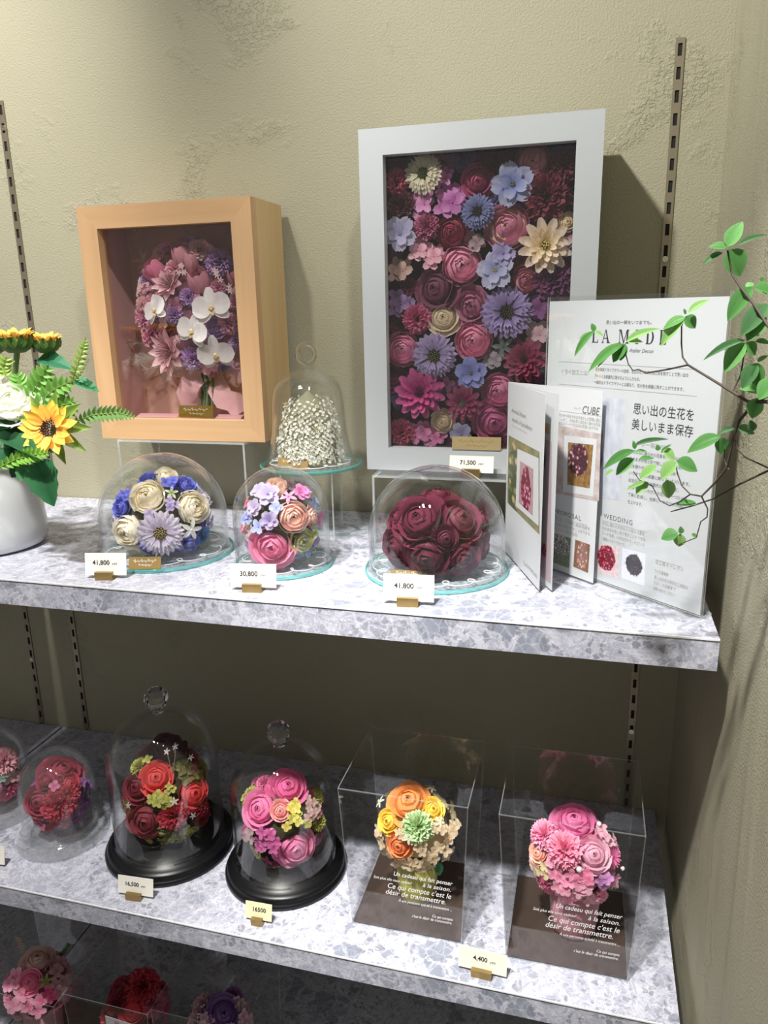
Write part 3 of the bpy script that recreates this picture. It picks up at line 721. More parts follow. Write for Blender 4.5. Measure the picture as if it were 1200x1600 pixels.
# stems, ribbons, grasses, sprig
for i in range(13):
    px = 705 + i * 9 + random.uniform(-4, 4); a = at_y(*k(px + 20 - i * 1.5, 1200), -0.055 + random.uniform(-.012, .012)); b = at_y(*k(px + 8, 1470 + random.uniform(-15, 10)), -0.060 + random.uniform(-.010, .010))
    b.z = max(b.z, 1.3425)
    g = G(); g.tube([a, (a + b) / 2 + Vector((0.001, 0, 0)), b], 0.0013, 5); g.obj('stem', plain('stem_%d' % (i % 3), ('#4c5a2c', '#6d6a35', '#3c4028')[i % 3], 0.6), B.t, True)
M_RIB = petal_mat('#d79aa0', '#e2b0b2', 0.3, 0.35)
def ribbon(pts, wd, tw=0.0, name='ribbon', mat=M_RIB):
    P = [Vector(p) for p in pts]; V = []; F = []
    for i, p in enumerate(P):
        d = (P[min(i + 1, len(P) - 1)] - P[max(0, i - 1)]).normalized(); n = Vector((math.sin(tw * i), -math.cos(tw * i), .15)); s = d.cross(n).normalized()
        V += [p - s * wd / 2, p, p + s * wd / 2]
    for i in range(len(P) - 1):
        for c in (0, 1): F.append((i * 3 + c, i * 3 + c + 1, i * 3 + c + 4, i * 3 + c + 3))
    g = G(); g.add(V, F); return g.obj(name, mat, B.t, True)
ribbon([at_y(*k(x, y), yy) for x, y, yy in ((700, 1230, -.06), (640, 1290, -.072), (610, 1370, -.075), (640, 1450, -.07), (690, 1480, -.062))], .030, .25)
ribbon([at_y(*k(x, y), yy) for x, y, yy in ((800, 1230, -.05), (850, 1330, -.06), (900, 1420, -.066), (980, 1440, -.06), (1040, 1520, -.06))], .032, .2)
ribbon([at_y(*k(x, y), yy) for x, y, yy in ((900, 1200, -.045), (1000, 1260, -.05), (1040, 1180, -.05), (1000, 1100, -.045))], .026, .3)
for pts in (((250, 1530), (330, 1515), (420, 1500), (520, 1505), (560, 1530)), ((860, 1535), (930, 1515), (1010, 1530), (1060, 1545))):
    P = [at_y(*k(x, y), -0.075) for x, y in pts]
    for q in P: q.z = max(1.3455, min(q.z, 1.356))
    V = []; F = []
    for i, p in enumerate(P): V += [p + Vector((0, -.014, 0)), p + Vector((0, 0, .004)), p + Vector((0, .02, 0))]
    for i in range(len(P) - 1):
        for c in (0, 1): F.append((i * 3 + c, i * 3 + c + 3, i * 3 + c + 4, i * 3 + c + 1))
    g = G(); g.add(V, F); g.obj('ribbon', M_RIB, B.t, True)
for (bx, by), (tx, ty) in (((340, 300), (200, 90)), ((350, 1000), (140, 960)), ((340, 1080), (150, 1120)), ((960, 250), (920, 130)), ((440, 1150), (290, 1190)), ((700, 260), (600, 100))):
    a = at_y(*k(bx, by), -0.045); b = at_y(*k(tx, ty), -0.050); d = b - a; g = G()
    g.tube([a, b], 0.0006, 4)
    for i in range(60):
        q = random.uniform(.15, 1); p = a + d * q; s = Vector(rng.normal(size=3)) * .0035; s.y *= .5
        g.tube([p, p + d * .10 + s * .7, p + d * .17 + s * 1.5], .00030, 3)
    tag(g.obj('pampas_plume', petal_mat('#cbb0a2', '#d8c2b4', .3), B.t), kind='stuff')
sb = at_y(*k(300, 440), -.05)
g = G(); g.tube([sb, at_y(*k(270, 360), -.052), at_y(*k(250, 260), -.055)], .0007, 4); g.obj('sprig', plain('sprig_tan', '#c9a694', .6), B.t)
for (ax, ay), (bx, by) in (((268, 350), (155, 335)), ((262, 330), (240, 245)), ((270, 350), (290, 260)), ((275, 380), (215, 400)), ((285, 410), (230, 430))):
    leaf(B.t, B.t, at_y(*k(ax, ay), -.052), at_y(*k(bx, by), -.058), .0045, '#cfae9e', '#dfc4b6', 'lance')
pl = at_y(*k(695, 1545), -0.088); pl.z = 1.342
name_plate(Vector((pl.x, -0.094, 1.3575)), 0.054, 0.017, 0.0, 'gold name plate on the sill inside the wooden box', ((None, 0.0052), (None, 0.0042)), plain('gold_mirror', '#a8862f', .28, .7), .12)

# packed flowers inside the white box
YF = -0.088
F0 = Vector((-0.14, YF, 1.5))
P = thing('packed_flower_panel', (-0.14, YF, 1.33), 'panel of purple, pink and cream dried blooms filling the white frame', 'flower arrangement')
placed = []
def pf(kind, px, py, rpx, c1, c2=None, core=None, dy=0.0, ax=None, sq=0.8):
    p = at_y(px, py, YF + dy); r = rpx * mpp(p)
    # keep petals inside the box
    p.x = min(max(p.x, -0.2815 + 0.0135 + r * .82), 0.0006 - 0.0135 - r * .82); p.z = min(max(p.z, 1.2965 + 0.0135 + r * .82), 1.7070 - 0.0135 - r * .82)
    a = Vector(ax) if ax else Vector((random.uniform(-.22, .22), -1, random.uniform(-.12, .25)))
    placed.append((p, r)); bloom(kind, P, P, p, a, r, c1, c2, core, squash=sq)
CR, MG, WI, PP, LB, CRM, HP = '#8e1f45', '#a83a86', '#4a0f28', '#5d2a5c', '#a9aed6', '#e3d3b4', '#c9668c'
L1 = [('carnation', 620, 285, 19, CR, '#b23a5c'), ('scabiosa', 661, 271, 29, '#c4c39a', '#d8cfb8', ('#55662f', '#8f9a55')), ('hydrangea', 695, 278, 16, MG, '#c27ab4'), ('rose', 746, 282, 22, '#8d1f4e', '#a93567'),
      ('delphinium', 801, 288, 34, '#6f7fc4', '#b9c0dc', ('#5a5a88', '#a0a060')), ('garden', 832, 252, 29, '#c77f8f', '#d79aa4'), ('carnation', 854, 307, 36, '#5a0f26', '#7c1f38'), ('hydrangea', 661, 319, 22, '#b861a2', '#cf8fbb'),
      ('hydrangea', 705, 314, 27, '#a9479a', '#c87dba'), ('scabiosa', 746, 331, 25, '#454a78', '#6a70a0', ('#4a4a3a', '#7a7850')), ('garden', 792, 355, 38, '#e2acbe', '#d27aa0', ('#cfc090', '#d9c8a0')), ('dahlia', 852, 384, 42, '#e2cf8c', '#e6d3c6', ('#c9b15c', '#e0cf80')),
      ('rose', 886, 346, 13, '#d8bd90', '#e0cba6'), ('delphinium', 625, 365, 27, '#a7a6c9', '#bfbcd6'), ('carnation', 666, 355, 20, '#8a2a55', '#b0527c'), ('garden', 705, 363, 27, '#7d1236', '#9c2448'), ('hydrangea', 655, 390, 18, '#d58ea6', '#e2b0bd'), ('hydrangea', 676, 400, 20, '#cf86a0', '#e0aab8'),
      ('garden', 721, 414, 33, '#dc80a4', '#e69cb6'), ('hydrangea', 743, 378, 17, '#9a8084', '#b09a98'), ('delphinium', 774, 423, 30, '#8e96cc', '#c9cbe2', ('#a8b060', '#c8c878')), ('delphinium', 786, 396, 20, '#8a84b8', '#a79fcc'), ('garden', 823, 437, 24, '#9a2c56', '#b85a78', ('#c9a090', '#c9a090')),
      ('carnation', 864, 437, 30, '#51204a', '#7b3a6c'), ('hydrangea', 627, 423, 20, '#a98478', '#bfa090'), ('rose', 680, 450, 31, '#5c2440', '#7a3a56'), ('hydrangea', 888, 378, 16, '#8a4a80', '#a86a9c'), ('carnation', 883, 258, 24, WI, '#6a1c34'), ('ruffle', 789, 243, 22, '#451020', '#5f1a2e'), ('ruffle', 765, 246, 18, '#4a1222', '#641e30'), ('carnation', 628, 324, 22, '#3c1520', '#5a2432'),
      ('carnation', 651, 498, 22, '#a31f5a', '#c24a7e'), ('rose', 692, 495, 25, '#dcc9a6', '#e6d8bc'), ('ruffle', 736, 478, 28, '#9a4a70', '#b56a8c'), ('scabiosa', 792, 488, 38, '#6d5a94', '#9483b4', ('#2e2a3c', '#8a9050')), ('hydrangea', 840, 481, 24, '#7b4080', '#9a5a9c'), ('garden', 740, 532, 32, '#de7aa2', '#e692b2'),
      ('garden', 629, 546, 28, '#d2609a', '#e394b8'), ('scabiosa', 678, 556, 33, '#8c78a8', '#a796c0', ('#5a6238', '#a0a458')), ('hydrangea', 842, 522, 20, '#d2a6b2', '#e0c6c8'), ('dahlia', 820, 563, 34, '#6e1038', '#8c204c', ('#4a0a24', '#6e1038')), ('delphinium', 736, 583, 26, '#5f67b0', '#8a90cc', ('#6a6a50', '#a0a060')),
      ('dahlia', 656, 614, 40, '#9a1660', '#b83a84', ('#6a0f40', '#8a1a58')), ('dahlia', 724, 631, 30, '#7c1a48', '#94345e', ('#6e7058', '#98987c')), ('garden', 779, 611, 29, '#d0649c', '#de8ab0'), ('rose', 772, 659, 30, '#b23c7c', '#c45a92'), ('rose', 691, 659, 16, '#dfcba4', '#e8d8ba'), ('carnation', 627, 676, 21, '#8f1446', '#b03a62'),
      ('hydrangea', 660, 676, 19, '#c45c9a', '#d684b2'), ('hydrangea', 680, 684, 17, '#c25a98', '#d880b0'), ('delphinium', 721, 678, 19, '#9a98c4', '#b8b4d6'), ('hydrangea', 625, 474, 21, '#70507e', '#8a6c98'), ('star', 786, 541, 17, '#5e6a66', '#7e8880'), ('hydrangea', 697, 600, 18, '#5a2348', '#74365e'), ('hydrangea', 773, 560, 18, '#9a8e96', '#b4a8ae'),
      ('carnation', 872, 486, 24, '#5c2448', '#7c3a64'), ('scabiosa', 880, 524, 24, '#8a4a80', '#a874a0', ('#4a3a40', '#8a8050')), ('garden', 872, 575, 26, '#a83a6c', '#c2608c'), ('rose', 850, 640, 28, '#8a1f4e', '#a53a68'), ('hydrangea', 885, 625, 20, '#7a4a92', '#9a70b0'), ('garden', 815, 645, 22, '#d08aa0', '#e0a8b6'), ('carnation', 880, 680, 22, '#8e1f58', '#b04a80'), ('delphinium', 840, 690, 20, '#8088c0', '#a8aed8'), ('ruffle', 860, 605, 20, '#6a2a60', '#8a4a80')]
for it in L1:
    kind, x, y, r, c1, c2 = it[:6]; core = it[6] if len(it) > 6 else None
    if kind == 'hydrangea':
        for q in range(4):
            a = q * 1.7 + random.random(); rr = r * (0.5 if q else 0.1)
            pf('hydrangea', x + rr * math.cos(a), y + rr * math.sin(a), r * .72, c1, c2, core, -.004 + .003 * q)
    else: pf(kind, x, y, r * 1.04, c1, c2, core, {'scabiosa': -.012, 'delphinium': -.010, 'dahlia': -.012, 'star': -.01}.get(kind, -.002), sq=.75)
# deeper layer that closes the gaps
n = 0
for _ in range(4000):
    x, z = random.uniform(-.258, -.022), random.uniform(1.318, 1.685); r = random.uniform(.012, .019)
    if any((Vector((x, z)) - Vector((q.x, q.z))).length < (r + R) * .70 for q, R in placed): continue
    placed.append((Vector((x, 0, z)), r)); c1, c2 = random.choice(((WI, '#6a1c34'), ('#6a2a5c', '#8a4a7c'), ('#7a1c48', '#983a64'), ('#5c4a80', '#7a6a9c'), ('#8a4a70', '#a86a8c')))
    bloom(random.choice(('carnation', 'ruffle', 'hydrangea')), P, P, (x, YF + .010, z), (random.uniform(-.3, .3), -1, random.uniform(-.3, .3)), r, c1, c2, squash=.7); n += 1
    if n > 70: break
pl = at_y(744, 702, -0.1215)
name_plate(Vector((pl.x, -0.1215, 1.3265)), 0.062, 0.0165, 0.0, 'pale gold name plate at the bottom inside the white frame', ((None, 0.0050), (None, 0.0040)), plain('pale_gold_mirror', '#d9c391', .22, .6), .10, plain('gold_ink', '#a88a4c', .5))

# ------------------------------------------------------------------ domes on the upper shelf
gd = 'clear glass domes over flowers'
def dome(c, R, H, zc, label, knob=None, lip=0.0, seg=64, mat=M_GLASS, group=gd):
    t = thing('glass_dome', c, label, 'glass dome', group)
    g = G(); g.lathe(dome_prof(R, H, zc, lip=lip), c, seg); g.obj('shell', mat, t, True)
    if knob:
        c = Vector(c); zt = c.z + H
        g = G(); g.lathe([(0.0005, 0), (knob * .62, 0.0), (knob * .55, knob * .30), (knob * .80, knob * .55), (knob, knob * 1.05), (knob * .94, knob * 1.55), (knob * .6, knob * 1.95), (0.0005, knob * 2.05)], (c.x, c.y, zt - .0005), 10)
        g.obj('knob', M_KNOB, t)
    return t
nt = NT('solid_glass'); b_ = nt.add('ShaderNodeBsdfGlass', i_Roughness=0.0, i_IOR=1.47); nt.surf(b_.outputs[0]); M_KNOB = nt.m
PT = 0.005
CA = Vector((-0.518, 0.82 - 1.06, Z1)); CB = Vector((-0.350, 0.805 - 1.06, Z1)); CC = Vector((-0.165, 0.823 - 1.06, Z1)); CD = Vector((-0.3575, -0.128, Z1 + 0.0965))
glass_plate(CA, 0.085, PT, 'round glass plate under the cream rose and blue flower dome')
glass_plate(CB, 0.060, PT, 'round glass plate under the small pink rose dome')
glass_plate(CC, 0.084, PT, 'round glass plate under the dark burgundy rose dome')
glass_plate(CD, 0.0680, PT, 'round glass plate on the riser under the bell of white blossoms')
uz = Vector((0, 0, PT))
dome(CA + uz, 0.0795, 0.124, 0.045, 'wide glass dome over cream roses and blue flowers', lip=.002)
dome(CB + uz, 0.0570, 0.116, 0.060, 'small glass dome over pink roses and lilac flowers', lip=.002)
dome(CC + uz, 0.0788, 0.119, 0.042, 'wide glass dome over dark burgundy roses', lip=.002)
# bell cloche with ring handle
t = thing('glass_bell', CD + uz, 'bell-shaped glass cloche with ring handle over white blossoms', 'glass bell', gd)
out = [(.063, 0), (.0595, .010), (.0555, .024), (.0522, .042), (.0505, .060), (.0495, .080), (.0480, .094), (.0440, .107), (.0360, .117), (.0250, .1235), (.0140, .1265), (.0075, .1300), (.0065, .1345)]
inn = [(max(.0004, r - .0018), z - (.0018 if z > .1 else 0)) for r, z in out[::-1]]; inn[0] = (.0004, .1260); inn[-1] = (.061, 0)
out = [(r * .955, z * .955) for r, z in out]; inn = [(r * .955, z * .955) for r, z in inn]
g = G(); g.lathe(out + [(.0004, .1288)], CD + uz, 56); g.lathe(inn, CD + uz, 56); g.lathe([inn[-1], out[0]], CD + uz, 56); g.obj('shell', M_GLASS, t, True)
hc = CD + uz + Vector((0, 0, .1285 + .0132)); g = G()
g.tube([hc + Vector((.0112 * math.cos(a), .003 * math.cos(a), .0125 * math.sin(a))) for a in np.linspace(0, 2 * math.pi, 26)[:-1]], .0028, 10, closed=True); g.obj('ring_handle', M_KNOB, t, True)
riser(Vector((-0.3590, -0.125, Z1)), 0.070, 0.070, 0.0965, 0.16, 'clear acrylic riser under the bell of white blossoms', .002)

k = crop(130, 690, 2.927)
A = Arr('dome_arrangement', CA + uz, CA + Vector((0, 0, .050)), (0.060, 0.060, 0.056), 'cream roses, lilac scabiosa and blue flowers under a wide dome', 'dome flower arrangements')
CR1, CR2 = '#efe6cf', '#f4eee0'; BL, BL2 = '#3a3fae', '#5a62d2'
for a in ((285, 245, 88), (515, 295, 84), (190, 425, 88), (380, 150, 60)): A.add('garden', *k(*a[:2]), a[2] / 2.927, CR1, CR2, core=('#e6d28e', '#efe2b8'))
A.add('scabiosa', *k(352, 420), 102 / 2.927, '#c9bdd6', '#d9d0e2', core=('#c9b070', '#6a5a3a'), sink=0, face=.5)
for a in ((160, 300, 48), (395, 185, 38), (478, 190, 48), (190, 240, 30), (430, 515, 52), (495, 480, 44), (145, 250, 26), (130, 480, 30)): A.add('ruffle' if a[2] > 40 else 'hydrangea', *k(*a[:2]), a[2] / 2.927, BL, BL2)
A.add('scabiosa', *k(555, 440), 52 / 2.927, '#3f78c4', '#6aa0dc', core=('#4a7a5a', '#88a870'))
for a in ((405, 230, 32), (520, 205, 24)): A.add('star', *k(*a[:2]), a[2] / 2.927, '#e8ead2', '#f2f2ea', core=('#8aa04a', '#f0f0e0'))
for a in ((405, 285, 34), (300, 330, 26), (590, 370, 30)): A.add('hydrangea', *k(*a[:2]), a[2] / 2.927, '#9a86b8', '#b8a8d0')
A.add('star', *k(490, 400), 52 / 2.927, '#eef0e6', '#f6f6f2', sink=-.2)
A.fill(26, ['ruffle', 'hydrangea', 'garden'], [(CR1, CR2), (BL, BL2), ('#c9bdd6', '#d9d0e2'), ('#dfe6ea', '#eef2f4')], (.010, .017), zmin=-.75)
cord(A.t, CA, 0.066, Z1 + PT, 12, .008)
kb = crop(130, 690, 2.927)
Bm = Arr('dome_arrangement', CB + uz, CB + Vector((0, 0, .052)), (0.0445, 0.0445, 0.053), 'pink swirl rose, peach rose and lilac flowers under a small dome', 'dome flower arrangements')
Bm.add('garden', *kb(965, 345), 82 / 2.927, '#eac0b2', '#f0d2c6', core=('#d98f8a', '#e8b0a8'), face=.5)
Bm.add('rose', *kb(860, 485), 97 / 2.927, '#dc5f94', '#e882ac', face=.5)
Bm.add('ruffle', *kb(1010, 460), 54 / 2.927, '#a9a85c', '#c2c07c', core=('#6a6a2a', '#b0b060'))
Bm.add('garden', *kb(880, 195), 56 / 2.927, '#ecc8b4', '#f2d8c8')
for a in ((845, 240, 60, '#c4b4dc', '#d8ccea'), (800, 220, 45, '#c9bce0', '#ddd4ec'), (850, 360, 48, '#a08ac8', '#cfc4e4'), (780, 300, 44, '#c4b0d8', '#dccfe8'), (1000, 230, 46, '#d85fae', '#ea8ecb'), (1030, 210, 30, '#b878d0', '#d0a0e0'), (1060, 285, 36, '#7f93dc', '#a6b6ea'),
          (1085, 350, 38, '#cf6aa8', '#dd92c0'), (750, 280, 28, '#dd5f7a', '#ea8a9c'), (745, 350, 32, '#8f96dc', '#b2b8ea'), (735, 400, 28, '#d85a7c', '#e88aa0'), (745, 500, 46, '#c896cc', '#dcb8e0'), (990, 560, 36, '#7f95d8', '#a8b8ea'), (1075, 545, 30, '#8296dc', '#a8b6ea'), (1080, 470, 38, '#b8a0d0', '#d0c0e2'), (940, 555, 26, '#94a4dc', '#b4c0ea'), (1060, 420, 24, '#8a9a44', '#b0bc6c')):
    Bm.add('delphinium' if a[2] > 42 else 'hydrangea', *kb(*a[:2]), a[2] / 2.927, a[3], a[4], sink=.1)
Bm.fill(26, ['hydrangea', 'star', 'ruffle'], [('#c4b4dc', '#d8ccea'), ('#dc7fb0', '#eaa2c8'), ('#8f9cdc', '#b2bcea'), ('#e8c0b4', '#f0d2c6')], (.008, .013), zmin=-.8)
cord(Bm.t, CB, 0.046, Z1 + PT, 10, .007)
k = crop(400, 530, 2.857)
Cm = Arr('dome_arrangement', CC + uz, CC + Vector((0, 0, .042)), (0.061, 0.061, 0.052), 'dark burgundy roses heaped under a wide glass dome', 'dome flower arrangements', foam=plain('dark_gap_foam', '#1c0f12', .9))  # near-black foam carries the shade between the roses
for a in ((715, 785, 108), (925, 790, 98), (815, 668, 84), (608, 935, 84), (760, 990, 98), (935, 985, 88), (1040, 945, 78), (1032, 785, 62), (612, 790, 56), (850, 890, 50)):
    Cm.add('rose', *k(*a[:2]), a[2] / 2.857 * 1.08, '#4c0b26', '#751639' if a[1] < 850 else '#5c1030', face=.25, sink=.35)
Cm.fill(9, ['rose'], [('#4c0b26', '#6a1434')], (.022, .028), zmin=-.5)
cord(Cm.t, CC, 0.067, Z1 + PT, 13, .008)
# white blossoms in the bell
base = CD + uz
t = thing('blossom_cone', base, 'cone of tiny white blossoms inside the bell cloche', 'flower arrangement')
g = G(); g.lathe([(.036, 0.0005), (.035, .03), (.028, .058), (.016, .082), (.001, .094)], base, 20); g.obj('cone_core', plain('gap_shade_core', '#8f8d74', .9), t, True)  # core colour darkened to paint shaded gaps between the blossoms
g = G(); gy = G()
for i in range(900):
    q = (i + .5) / 900; z = .004 + .098 * (1 - math.sqrt(1 - q * .97)); a = i * 2.39996
    rr = (.043 - .004 * (z / .104)) * math.sqrt(max(0.0, 1 - (z / .108) ** 2.2)) + random.uniform(-.0045, .0022)
    p = Vector((base.x + rr * math.cos(a), base.y + rr * math.sin(a), base.z + z)); s = random.uniform(.0017, .0025)
    nrm = (Vector((math.cos(a), math.sin(a), .35 + z * 7)).normalized() + Vector(rng.normal(size=3)) * .35).normalized(); e1 = nrm.orthogonal().normalized(); e2 = nrm.cross(e1); ph = random.uniform(0, 6)
    for j in range(5):
        b = ph + j * 1.2566; d = e1 * math.cos(b) + e2 * math.sin(b); l = -e1 * math.sin(b) + e2 * math.cos(b)
        g.add([p, p + d * s * .7 + l * s * .55 + nrm * s * .5, p + d * s * 1.35 + nrm * s * .35, p + d * s * .7 - l * s * .55 + nrm * s * .5], [(0, 3, 2, 1)])
    if random.random() < .12: gy.ball(p + nrm * s * .7, s * .45, 5, 4)
tag(g.obj('white_blossoms', petal_mat('#efefe6', '#f6f6f0', .2), t), kind='stuff')
tag(gy.obj('yellow_hearts', plain('blossom_yellow', '#b8962e', .7), t), kind='stuff')
cord(t, base, 0.0485, base.z, 12, .006)

# name plates and price cards of the upper shelf
def plate_at(px, py, z, wpx, hpx, label, lines, yaw, lean=.45):
    p = at_z(px, py, z); s = mpp(p); return name_plate(p, wpx * s, hpx * s * 1.0, yaw, label, lines, lean=lean)
plate_at(226, 889, Z1 + PT + .0004, 50, 19, 'gold name plate at the foot of the cream rose dome', ((None, .0052), (None, .0042)), .25)
plate_at(457, 731, CD.z + PT + .0004, 50, 16, 'gold name plate at the foot of the white blossom bell', ((None, .0052),), .05)
plate_at(638, 905, Z1 + PT + .0004, 58, 14, 'gold name plate at the foot of the burgundy rose dome', ((None, .0052),), .05)
price_card(166, 904, 66, Z1, '41,800 yen', 'white price card reading 41,800 before the cream rose dome', yaw=.2)
price_card(396, 923, 73, Z1, '30,800 yen', 'white price card reading 30,800 before the small pink dome', yaw=.16)
price_card(638, 945, 80, Z1, '41,800 yen', 'white price card reading 41,800 before the burgundy rose dome', yaw=.08, h=.028)
price_card(736, 741, 69, 1.2965, '71,500 yen', 'price card reading 71,500 below the white frame', yaw=0.0, y=-0.138, h=.021)
# ------------------------------------------------------------------ middle shelf: domes on bases
def wooden_base(c, R, h, label, mat=M_BLKBASE, group='turned dome bases'):
    t = thing('cloche_stand', c, label, 'cloche stand', group)
    g = G(); g.lathe([(0.0005, 0), (R, 0), (R, h * .22), (R * .985, h * .34), (R * .955, h * .40), (R * .965, h * .55), (R * .93, h * .72), (R * .89, h * .78), (R * .875, h), (0.0005, h)], c, 64); g.obj('moulding', mat, t, True)
    return t
CE = Vector((-0.559, 0.821 - 1.06, Z2)); CF = Vector((-0.377, 0.816 - 1.06, Z2)); CG = Vector((-0.726, 0.799 - 1.06, Z2)); CH = Vector((-0.868, 0.825 - 1.06, Z2))
HB = 0.020; ub = Vector((0, 0, HB))
wooden_base(CE, .092, HB, 'black turned base under the tall red rose dome')
wooden_base(CF, .084, HB, 'black turned base under the tall hot pink rose dome')
dome(CE + ub, .0765, .194, .118, 'tall glass dome with glass knob over red roses', knob=.0165, lip=.002, group='tall knobbed domes')
dome(CF + ub, .0690, .171, .102, 'tall glass dome with glass knob over hot pink roses', knob=.0155, lip=.002, group='tall knobbed domes')
def plastic_base(c, R, label):
    t = thing('cloche_stand', c, label, 'cloche stand', 'turned dome bases')
    g = G(); g.lathe([(0.0005, .001), (R * .98, .001), (R, .003), (R, .008), (R * .93, .011), (R * .92, .016), (R * .86, .018), (0.0005, .018)], c, 56); g.obj('moulding', M_PETB, t, True)
plastic_base(CG, .064, 'clear plastic base under the low red flower dome')
plastic_base(CH, .064, 'clear plastic base under the pink flower dome cut by the left edge')
dome(CG + Vector((0, 0, .018)), .0535, .122, .060, 'low clear plastic dome over crimson roses and purple flowers', lip=.003, group='low plastic domes', mat=M_PET)
dome(CH + Vector((0, 0, .018)), .0535, .122, .060, 'low clear plastic dome over pink carnations at the left edge', lip=.003, group='low plastic domes', mat=M_PET)
M_PED = plain('black_pedestal', '#17171a', .4)
def pedestal(arr, c, h, r=.012):
    g = G(); g.lathe([(.0005, 0), (r * 1.6, 0), (r * 1.5, .003), (r, .006), (r, h), (.0005, h)], c, 20); g.obj('pedestal', M_PED, arr.t, True)

ke = crop(0, 1060, 3.243); se = 3.243
E_ = Arr('dome_arrangement', CE + ub, CE + ub + Vector((0, 0, .062)), (.058, .058, .066), 'red roses with lime hydrangea under the tall knobbed dome', 'dome flower arrangements')
pedestal(E_, CE + ub, .03)
E_.add('rose', *ke(845, 365), 88 / se, '#3c0a18', '#5c1226', axis=(.1, -.35, .9), squash=1.7, sink=-.25, name='rose')
for a in ((790, 500, 74, '#d21a1e', '#f0302c'), (985, 580, 78, '#cc181e', '#e92c30'), (685, 550, 70, '#6e1228', '#8e2238'), (730, 730, 88, '#7c1c30', '#a83a4a')): E_.add('rose', *ke(*a[:2]), a[2] / se * 1.05, a[3], a[4], face=.45)
for a in ((880, 700, 76, '#b01030', '#d42448'), (1030, 700, 66, '#7a0c22', '#a01c34')): E_.add('carnation', *ke(*a[:2]), a[2] / se, a[3], a[4])
LI, LI2 = '#a8a83c', '#c8c866'
for a in ((790, 610, 42), (840, 625, 40), (900, 800, 46), (870, 850, 42), (940, 770, 40), (830, 845, 34), (655, 820, 32), (740, 845, 34), (990, 785, 40), (750, 412, 28), (860, 560, 30), (640, 740, 28)): E_.add('hydrangea', *ke(*a[:2]), a[2] / se, LI, LI2, sink=0)
for a in ((950, 470, 60), (1000, 500, 46), (910, 450, 40)): E_.add('hydrangea', *ke(*a[:2]), a[2] / se, '#6e6a34', '#8c8850')
for a in ((880, 620, 24), (970, 690, 20), (660, 640, 18)): E_.add('star', *ke(*a[:2]), a[2] / se, '#e8e8d8', '#f4f4ea', sink=-.8)
E_.fill(24, ['hydrangea', 'rose', 'carnation'], [(LI, LI2), ('#8e1228', '#b02038'), ('#6e6a34', '#8c8850')], (.012, .019), zmin=-.6)
for (bx, by), (tx, ty) in (((865, 470), (845, 370)), ((880, 460), (888, 345)), ((930, 440), (968, 400))):
    a, n = E_.hit(bx / se, 1060 + by / se); b = at_y(*ke(tx, ty), a.y - .004); g = G(); g.tube([a, (a + b) / 2 + Vector((.001, 0, .001)), b], .0005, 4); g.obj('fine_stem', plain('pale_stem', '#b8b48a', .6), E_.t)
    bloom('star', E_.t, E_.t, b, (0, -.6, .6), .005, '#eeeee2', '#f6f6ee')
kf = crop(330, 1100, 2.927); sf = 2.927
F_ = Arr('dome_arrangement', CF + ub, CF + ub + Vector((0, 0, .060)), (.0535, .0535, .060), 'hot pink roses with yellow-green flowers under the tall knobbed dome', 'dome flower arrangements')
pedestal(F_, CF + ub, .03)
for a in ((350, 370, 80, '#cc2a7c', '#e2549c'), (215, 475, 84, '#da4c94', '#ee82b8'), (390, 668, 86, '#d8589a', '#ea86b8'), (315, 487, 42, '#e08084', '#f2a8a4')): F_.add('rose', *kf(*a[:2]), a[2] / sf * 1.03, a[3], a[4], face=.45)
for a in ((380, 470, 36, '#c8b838', '#e0d25c'), (385, 520, 38, '#b8b03a', '#d6cc60'), (345, 560, 24, '#c2ac3c', '#d8c860'), (440, 545, 26, '#a8a840', '#c8c468'), (450, 450, 32, '#c9a0a0', '#dfbcb6'), (480, 490, 34, '#cfa6a2', '#e4c6be'), (450, 510, 30, '#c9a0a0', '#e0c0b8'), (250, 600, 46, '#c43c90', '#d868ac'), (230, 640, 42, '#c8489a', '#dc74b2'), (285, 640, 40, '#c43c90', '#d868ac'), (260, 740, 40, '#a42c6c', '#c24c8a'), (285, 770, 34, '#b23678', '#cc5894'),
          (490, 640, 36, '#a83a80', '#c25c9a'), (500, 590, 38, '#7a2458', '#983c72'), (180, 700, 34, '#9c9844', '#bcb868'), (200, 725, 34, '#a8a452', '#c4c076'), (165, 680, 26, '#a29e48', '#c0bc6c'), (400, 770, 34, '#94a048', '#b4bc70'), (445, 755, 36, '#a0a850', '#bec278'), (175, 600, 40, '#d0a8b0', '#e2c4c6'), (480, 700, 28, '#8c9440', '#b0b468')):
    F_.add('hydrangea', *kf(*a[:2]), a[2] / sf, a[3], a[4], sink=0)
for q in range(14):
    p, n = F_.hit(*kf(340 + random.uniform(-30, 30), 768 + random.uniform(-22, 26))); g = G(); g.ball(p + n * .002, .0026, 7, 5); g.obj('berry', plain('teal_berry', '#3c8a80', .5), F_.t, True)
F_.fill(22, ['hydrangea', 'rose', 'carnation'], [('#c43c90', '#d868ac'), ('#d8589a', '#ea86b8'), (LI, LI2)], (.011, .018), zmin=-.6)
kg = crop(0, 1060, 3.243)
ug = Vector((0, 0, .0185))
G_ = Arr('dome_arrangement', CG + ug, CG + ug + Vector((0, 0, .047)), (.038, .038, .046), 'crimson roses and purple hydrangea under the low plastic dome', 'dome flower arrangements')
for a in ((320, 450, 100, '#8e0c34', '#ae2048', .3), (190, 625, 78, '#8a1234', '#aa284c', .5), (360, 532, 50, '#b00f34', '#cf2a4c', .5)): G_.add('rose', *kg(*a[:2]), a[2] / se, a[3], a[4], face=a[5])
G_.add('carnation', *kg(300, 640), 84 / se, '#a80e34', '#cc2448', face=.6)
G_.add('carnation', *kg(345, 590), 60 / se, '#a80e34', '#cc2448', face=.6)
